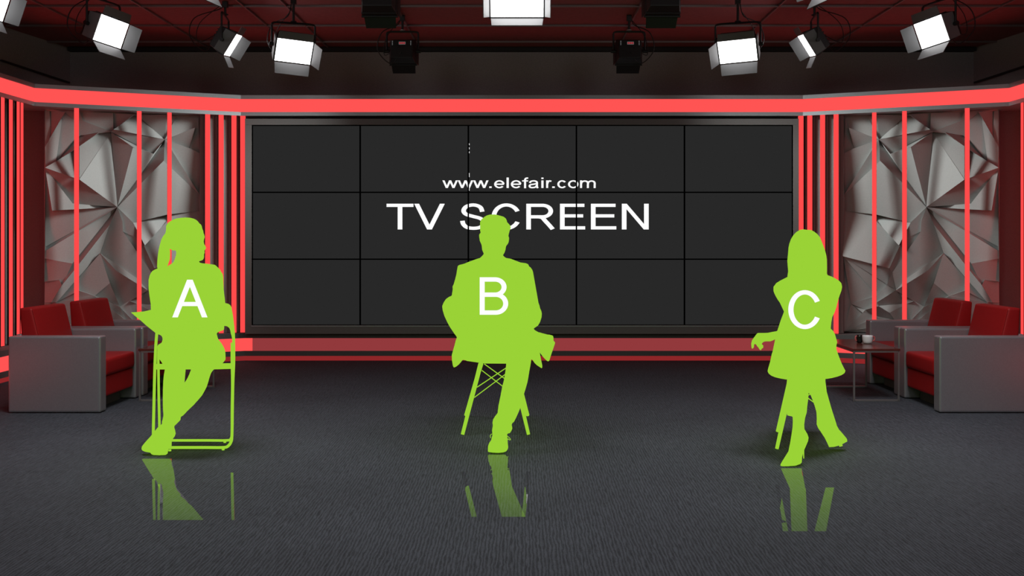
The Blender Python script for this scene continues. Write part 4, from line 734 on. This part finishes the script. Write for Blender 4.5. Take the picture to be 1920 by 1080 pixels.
# shoes
b = MB()
inflate(b, a2((300, 788), (330, 800), (390, 880), (380, 960), (384, 1000), (380, 1015), (365, 1026), (340, 1031), (300, 1033), (262, 1028), (240, 1020), (235, 1008), (215, 1005), (190, 1000), (165, 990), (157, 975), (160, 958), (175, 935), (195, 912), (220, 885), (248, 852), (272, 822)), 5.895, .045, 22)
fuse(b.build('shoe', GR, PA), .004)
b = MB()
inflate(b, a2((340, 800), (430, 800), (448, 845), (440, 870), (424, 890), (415, 915), (413, 950), (386, 978), (384, 1000), (330, 1000), (310, 900)), 5.94, .045, 22)
fuse(b.build('shoe', GR, PA), .004)
b = MB()   # hair: cap and ponytail
inflate(b, a1((360, 190), (366, 160), (366, 128), (380, 105), (400, 90), (428, 74), (455, 65), (490, 60), (530, 57), (570, 60), (600, 67), (620, 77), (637, 92), (645, 105), (655, 118), (600, 150), (560, 220), (520, 290), (470, 320), (445, 333), (425, 338), (405, 326), (395, 318), (380, 250)), 6.135, .096, 24)
inflate(b, a1((372, 175), (420, 220), (430, 300), (396, 318), (401, 345), (400, 380), (396, 440), (392, 456), (389, 420), (386, 440), (383, 458), (365, 480), (340, 500), (305, 500), (293, 487), (290, 470), (292, 420), (297, 370), (305, 320), (315, 280), (325, 245), (340, 215), (360, 190)), 6.16, .05, 20, step=1.5, grid=3)
fuse(b.build('hair', GR, PA), .0035)
def chest_letter(ch, x0, x1, y0, y1, pw, ph, Y, par):  # letters also emit, to stay evenly white on the figures
    o = lettering([(ch, x0, x1, y0, y1, pw, ph)], Y, par); o['label'] = 'white letter ' + ch; return o
chest_letter('A', 322.9, 388.8, 524.5, 595.1, 9.3, 7.8, 6.003, PA)
# clipboard
b = MB()
cb = a1((70, 858), (125, 855), (180, 850), (241, 836), (330, 836), (420, 900), (400, 1044), (300, 1043), (275, 1030), (250, 1010), (200, 970), (150, 925), (100, 885))
inflate(b, cb, [(575, 6.10), (630, 6.0)], .006, 3)
tag(b.build('paper_folder', GR, None), 'flat green folder held open by the figure marked A', 'folder')
# folding chair
CA = thing('folding_chair', 'flat green folding chair with looped tube frame under the figure marked A', 'chair', at(365, 845, 6.15)); CA.location.z = 0
b = MB(); inflate(b, a1((700, 780), (866, 780), (890, 785), (908, 797), (918, 815), (922, 840), (928, 870), (935, 920), (942, 980), (945, 1030), (945, 1080), (923, 1080), (918, 1055), (912, 1035), (908, 1010), (900, 990), (880, 975), (858, 972), (700, 972), (350, 972), (320, 940), (320, 800), (350, 780)), 6.30, .014, 6, step=1.5)
b.build('backrest', GR, CA, True)
seat = [a2((268, 258), (915, 252), (946, 252), (946, 299), (912, 300), (770, 304), (286, 305), (268, 303))]
b = MB(); p = seat[0]
f = [at(x, y, 6.03) for x, y in p]; bq = [at(330 + (x - 365) * .72 + 35, y - 6 if y > 690 else y + 0.5, 6.27) for x, y in p]
b.polyplate(f, bq); b.build('seat', GR, CA)
def utube(pts, c, Y, r): return MB().tube(bez([pt(c, x, y, Y) for x, y in pts], 5), r, 10)
R1 = 12.3 / 4.5 / F
utube([(934, -20), (937, 90), (937, 250), (930, 420), (926, 640), (922, 860), (914, 915), (890, 950), (850, 963), (700, 963), (500, 963), (340, 963), (290, 950), (268, 910), (259, 860), (263, 640), (268, 420), (273, 250), (280, 100), (287, 10), (291, -45)], a2, 6.03, R1 * 6.03).build('frame_tube', GR, CA, True)
utube([(922, 80), (921, 200), (925, 420), (922, 640), (921, 840), (912, 890), (880, 903), (700, 903), (400, 903), (320, 900), (311, 860), (310, 760), (304, 500), (302, 320), (300, 215), (302, 150)], a2, 6.25, R1 * .86 * 6.25).build('frame_tube', GR, CA, True)
for x, y, Y in ((848, 975, 6.03), (398, 993, 6.0), (862, 912, 6.25)):
    MB().tube([pt(a2, x, y - 12, Y), pt(a2, x, y + 11, Y)], .0085, 8).build('foot', GR, CA)
# ======================= B
b1 = cv(815, 395); b2 = cv(815, 620)
PB = thing('person', 'person in flat green in a jacket, legs crossed, in front of the screen, marked B', 'person', at(933, 849, 5.95)); PB.location.z = 0
b = MB()
head = b1((360, 420), (383, 398), (400, 382), (415, 365), (400, 330), (396, 290), (388, 272), (380, 255), (376, 225), (374, 195), (388, 190), (383, 160), (383, 100), (390, 78), (405, 65), (420, 52), (440, 40), (470, 32), (510, 32), (545, 40), (580, 50), (600, 65), (610, 85), (610, 97), (625, 110), (640, 130), (642, 145), (633, 170), (625, 200), (622, 218), (630, 222), (625, 265), (618, 280), (602, 300), (598, 330), (590, 355), (575, 378), (600, 398), (640, 425), (560, 480), (440, 480))
inflate(b, head, 6.56, .10, 24)
b.limb([pt(b1, 505, 190, 6.475), pt(b1, 505, 228, 6.455)], [.010, .015])      # nose
b.limb([pt(b1, 485, 272, 6.470), pt(b1, 525, 272, 6.470)], [.009, .009])      # mouth
for x in (470, 540): b.ball(pt(b1, x, 190, 6.480), .012)
torso = b1((400, 390), (383, 398), (340, 412), (285, 432), (250, 447), (210, 457), (195, 465), (190, 490), (183, 535), (172, 580), (160, 620), (150, 640), (152, 660), (148, 690), (144, 718), (120, 727), (95, 745), (75, 775), (63, 805), (67, 840), (82, 890), (105, 940), (130, 985), (160, 1030), (188, 1068)) + \
    b2((178, 80), (168, 120), (155, 165), (144, 205), (145, 245), (152, 290), (160, 312), (180, 305), (205, 285), (225, 262), (236, 246), (280, 255), (330, 264), (600, 268), (816, 245), (822, 242), (840, 270), (860, 290), (890, 310), (908, 322), (908, 290), (897, 240), (888, 190), (880, 120), (890, 20)) + \
    b1((845, 1008), (833, 995), (850, 985), (872, 970), (890, 940), (902, 900), (905, 870), (900, 845), (890, 825), (885, 800), (875, 775), (866, 730), (855, 690), (848, 640), (835, 600), (815, 545), (803, 500), (797, 470), (790, 452), (770, 443), (725, 437), (680, 420), (640, 405), (600, 398), (590, 390))
inflate(b, torso, 6.58, .125, 36)
leg = b2((602, 240), (818, 240), (815, 250), (812, 275), (800, 340), (785, 430), (765, 500), (752, 540), (735, 620), (717, 668), (690, 730), (670, 770), (655, 780), (650, 795), (657, 825), (648, 845), (635, 865), (617, 868), (600, 890), (490, 890), (483, 845), (490, 800), (487, 775), (492, 750), (510, 720), (530, 695), (538, 630), (555, 550), (570, 470), (585, 410), (595, 350), (602, 290))
inflate(b, leg, [(670, 6.14), (720, 6.05), (815, 5.97)], None, 24)
b.limb([pt(b2, 560, 120, 6.55), pt(b2, 700, 190, 6.17)], [.085, .065])
b.limb([pt(b2, 430, 120, 6.55), pt(b2, 300, 160, 6.24)], [.08, .06])
b.limb([pt(b2, 300, 160, 6.24), pt(b2, 600, 110, 6.12), pt(b2, 840, 110, 6.08)], [.058, .05, .04])
b.limb([pt(b1, 265, 530, 6.56), pt(b1, 225, 720, 6.53), pt(b1, 140, 820, 6.50), pt(b1, 400, 968, 6.36)], [.05, .046, .042, .034])
b.limb([pt(b1, 760, 530, 6.56), pt(b1, 830, 860, 6.52), pt(b1, 600, 990, 6.34)], [.055, .046, .034])
fingers(b, b1, None, [(430, 953, 470, 948, 500, 958), (430, 968, 474, 966, 506, 978), (430, 983, 472, 986, 502, 998), (425, 998, 462, 1006, 488, 1018), (425, 943, 445, 923, 465, 920)], 6.34)
fingers(b, b1, None, [(570, 978, 530, 978, 500, 988), (570, 993, 528, 996, 496, 1008), (570, 1008, 530, 1016, 500, 1028), (575, 1022, 540, 1034, 514, 1044), (575, 968, 555, 950, 535, 948)], 6.31)
fuse(b.build('body', GR, PB))
b = MB(); inflate(b, b2((492, 860), (612, 860), (617, 950), (621, 980), (618, 1000), (605, 1018), (580, 1028), (540, 1032), (490, 1030), (455, 1025), (448, 1018), (450, 970), (460, 945), (475, 925), (482, 900), (488, 872)), 5.935, .05, 20)
o = fuse(b.build('shoe', GR, PB), .004)
for p in ([(486, 870), (474, 878), (469, 890), (474, 906)], [(612, 888), (628, 902), (640, 918), (632, 922), (620, 912), (616, 922)]):
    MB().tube(bez([pt(b2, x, y, 5.92) for x, y in p], 4), .0018, 6).build('lace', GR, o)
b = MB(); inflate(b, b2((846, 40), (870, 10), (955, 33), (970, 33), (1003, 42), (1003, 85), (1020, 97), (1005, 140), (985, 200), (965, 262), (950, 258), (925, 235), (905, 210), (888, 188), (860, 150)), 6.06, .045, 18)
fuse(b.build('shoe', GR, PB), .004)
b = MB(); inflate(b, b1((383, 190), (383, 100), (390, 78), (405, 65), (420, 52), (440, 40), (470, 32), (510, 32), (545, 40), (580, 50), (600, 65), (610, 85), (610, 97), (625, 110), (640, 130), (642, 145), (633, 170), (624, 205), (605, 150), (560, 128), (500, 118), (430, 128), (402, 160)), 6.565, .104, 24)
fuse(b.build('hair', GR, PB), .004)
chest_letter('B', 899.4, 952.9, 519.9, 590.2, 9.4, 8.2, 6.443, PB)
# chair of B and C: moulded seat on four splayed legs with crossed wires
def taper(c, p, q, r0, r1, Y0, Y1, name, par):
    MB().tube([pt(c, p[0], p[1], Y0), pt(c, q[0], q[1], Y1)], [r0, r1], 12).build(name, GR, par)
CB = thing('side_chair', 'flat green moulded chair on splayed legs with crossed wires, under the figure marked B', 'chair', at(930, 816, 6.6), 'moulded chairs under the sitters'); CB.location.z = 0
b = MB(); inflate(b, b2((240, 225), (780, 225), (760, 258), (600, 278), (425, 277), (380, 271), (270, 255)), 6.75, .26, 7); b.build('seat', GR, CB, True)
b = MB(); inflate(b, b1((330, 640), (700, 640), (735, 900), (715, 1240), (340, 1240), (300, 900)), 6.95, .03, 8); b.build('backrest', GR, CB, True)
taper(b2, (388, 278), (235, 876), .0150, .0112, 6.62, 6.49, 'leg', CB); taper(b2, (650, 278), (792, 876), .0150, .0105, 6.62, 6.49, 'leg', CB)
taper(b2, (392, 278), (263, 712), .0150, .0115, 6.9, 7.2, 'leg', CB); taper(b2, (670, 278), (784, 712), .0150, .0125, 6.9, 7.2, 'leg', CB)
for p, q, Y in (((418, 280), (640, 440), 6.62), ((398, 335), (640, 520), 6.9), ((356, 478), (640, 290), 6.62), ((334, 564), (640, 335), 6.9)):
    taper(b2, p, q, .0030, .0030, Y, Y, 'wire', CB)
# ======================= C
c1 = cv(1395, 420); c2 = cv(1395, 645); c3 = cv(1400, 600, 13.5)
PC = thing('person', 'person in flat green with long hair, flared coat and boots, hand held out, marked C', 'person', at(1490, 874, 5.62)); PC.location.z = 0
b = MB()
inflate(b, c1((400, 150), (440, 95), (500, 70), (570, 75), (620, 120), (640, 200), (630, 300), (590, 370), (590, 470), (440, 470), (450, 370), (410, 300)), 6.12, .09, 24)
coat = c1((365, 447), (420, 430), (640, 425), (708, 432), (740, 443), (775, 462), (805, 480), (822, 500), (828, 530), (823, 560), (810, 595), (795, 640), (780, 700), (765, 745), (745, 785), (737, 830), (732, 885), (752, 900), (768, 930), (778, 965), (787, 1000), (780, 1020), (780, 1045)) + \
    c2((779, 40), (790, 75), (805, 115), (825, 165), (845, 205), (856, 225), (850, 245), (825, 262), (790, 275), (740, 288), (686, 296), (520, 300), (356, 300), (310, 292), (265, 282), (230, 268), (208, 250), (198, 230), (205, 200), (220, 150), (235, 80)) + \
    c1((240, 1080), (262, 975), (268, 940), (280, 903), (310, 810), (337, 740), (330, 710), (310, 675), (285, 640), (262, 600), (248, 565), (248, 530), (260, 515), (300, 480))
inflate(b, coat, [(560, 6.12), (640, 6.08), (690, 5.98)], .125, 34)
arm = c3((860, 290), (775, 280), (720, 285), (640, 300), (550, 320), (440, 325), (275, 325), (245, 360), (215, 400), (180, 445), (150, 490), (135, 560), (122, 620), (122, 700), (128, 722), (140, 730), (158, 720), (175, 705), (186, 680), (190, 660), (190, 608), (228, 608), (260, 660), (320, 725), (335, 755), (350, 770), (362, 765), (375, 745), (378, 715), (400, 718), (415, 715), (420, 690), (425, 655), (415, 630), (375, 612), (395, 590), (400, 575), (440, 550), (500, 540), (610, 540), (660, 520), (725, 490), (860, 480))
inflate(b, arm, 6.02, .022, 6, step=1.2, grid=2.2)
for dY, p in ((.022, [(170, 520), (145, 600), (142, 690)]), (.042, [(185, 530), (162, 600), (160, 670)]), (.018, [(260, 590), (310, 660), (345, 740)])):
    b.limb([pt(c3, x, y, 6.02 + dY) for x, y in p], [.0085, .0075, .005])
b.limb([pt(c1, 315, 545, 6.10), pt(c1, 390, 740, 6.08), pt(c1, 330, 925, 6.05), pt(c1, 240, 945, 6.03)], [.045, .034, .030, .018])
b.limb([pt(c1, 760, 540, 6.10), pt(c1, 680, 800, 6.07), pt(c1, 560, 960, 5.99)], [.045, .038, .028])
fingers(b, c1, None, [(550, 950, 510, 955, 480, 968), (550, 965, 508, 972, 478, 986), (550, 980, 512, 990, 484, 1002), (555, 992, 522, 1006, 498, 1018), (555, 940, 535, 925, 515, 922)], 5.97, .0075)
legl = c2((366, 270), (545, 270), (545, 420), (543, 465), (535, 520), (530, 580), (520, 610), (515, 630), (508, 680), (412, 680), (410, 612), (385, 608), (362, 601), (358, 500), (362, 400), (358, 340))
inflate(b, legl, [(700, 5.92), (740, 5.80), (800, 5.66)], None, 22)
legr = c2((528, 270), (686, 270), (688, 320), (695, 370), (698, 400), (715, 460), (740, 550), (765, 625), (785, 690), (805, 725), (790, 780), (690, 800), (680, 790), (650, 745), (625, 710), (612, 680), (613, 620), (610, 575), (595, 520), (580, 480), (562, 432), (546, 414), (528, 408))
inflate(b, legr, [(700, 5.92), (740, 5.86), (830, 6.00)], None, 22)
fuse(b.build('body', GR, PC), .004)
b = MB(); inflate(b, c2((412, 600), (518, 600), (508, 680), (510, 718), (535, 760), (545, 790), (540, 820), (525, 855), (508, 895), (508, 966), (500, 966), (497, 925), (490, 955), (487, 1000), (475, 1012), (440, 1025), (380, 1034), (320, 1036), (308, 1030), (308, 1015), (325, 985), (350, 945), (375, 905), (390, 830), (400, 770), (410, 700), (412, 650)), [(800, 5.66), (874, 5.61)], .042, 18, step=1.5, grid=3)
b.build('boot', GR, PC, True)
b = MB(); inflate(b, c2((650, 745), (740, 740), (806, 726), (840, 765), (868, 800), (872, 822), (835, 842), (797, 858), (760, 868), (718, 870), (700, 830), (680, 790)), 6.02, .042, 18, step=1.5, grid=3)
b.build('boot', GR, PC, True)
b = MB(); inflate(b, c1((365, 447), (372, 400), (368, 350), (365, 310), (370, 260), (375, 200), (382, 165), (395, 130), (415, 95), (440, 68), (470, 50), (500, 44), (530, 49), (565, 50), (590, 62), (620, 85), (640, 110), (655, 145), (670, 185), (685, 225), (695, 265), (700, 300), (701, 370), (700, 420), (708, 432), (690, 470), (600, 490), (450, 490), (385, 470)), 6.13, .105, 26)
fuse(b.build('hair', GR, PC), .004)
chest_letter('C', 1478.3, 1540.3, 544, 617.1, 9.5, 8.2, 5.95, PC)
CC = thing('side_chair', 'flat green moulded chair on splayed legs under the figure marked C', 'chair', at(1510, 843, 6.2), 'moulded chairs under the sitters'); CC.location.z = 0
b = MB(); inflate(b, c2((300, 215), (760, 215), (740, 270), (600, 285), (420, 285), (320, 268)), 6.36, .24, 7); b.build('seat', GR, CC, True)
b = MB(); inflate(b, c1((390, 640), (690, 640), (715, 850), (700, 1245), (370, 1245), (370, 850)), 6.5, .03, 8); b.build('backrest', GR, CC, True)
taper(c2, (408, 290), (277, 883), .0150, .0105, 6.2, 6.05, 'leg', CC); taper(c2, (640, 290), (819, 864), .0150, .0105, 6.2, 6.1, 'leg', CC)
taper(c2, (392, 290), (284, 738), .0160, .0120, 6.5, 6.59, 'leg', CC); taper(c2, (655, 290), (742, 738), .0150, .0110, 6.5, 6.59, 'leg', CC)
for p, q, Y in (((420, 370), (600, 500), 6.35), ((420, 500), (600, 400), 6.35)):
    taper(c2, p, q, .0030, .0030, Y, Y, 'wire', CC)
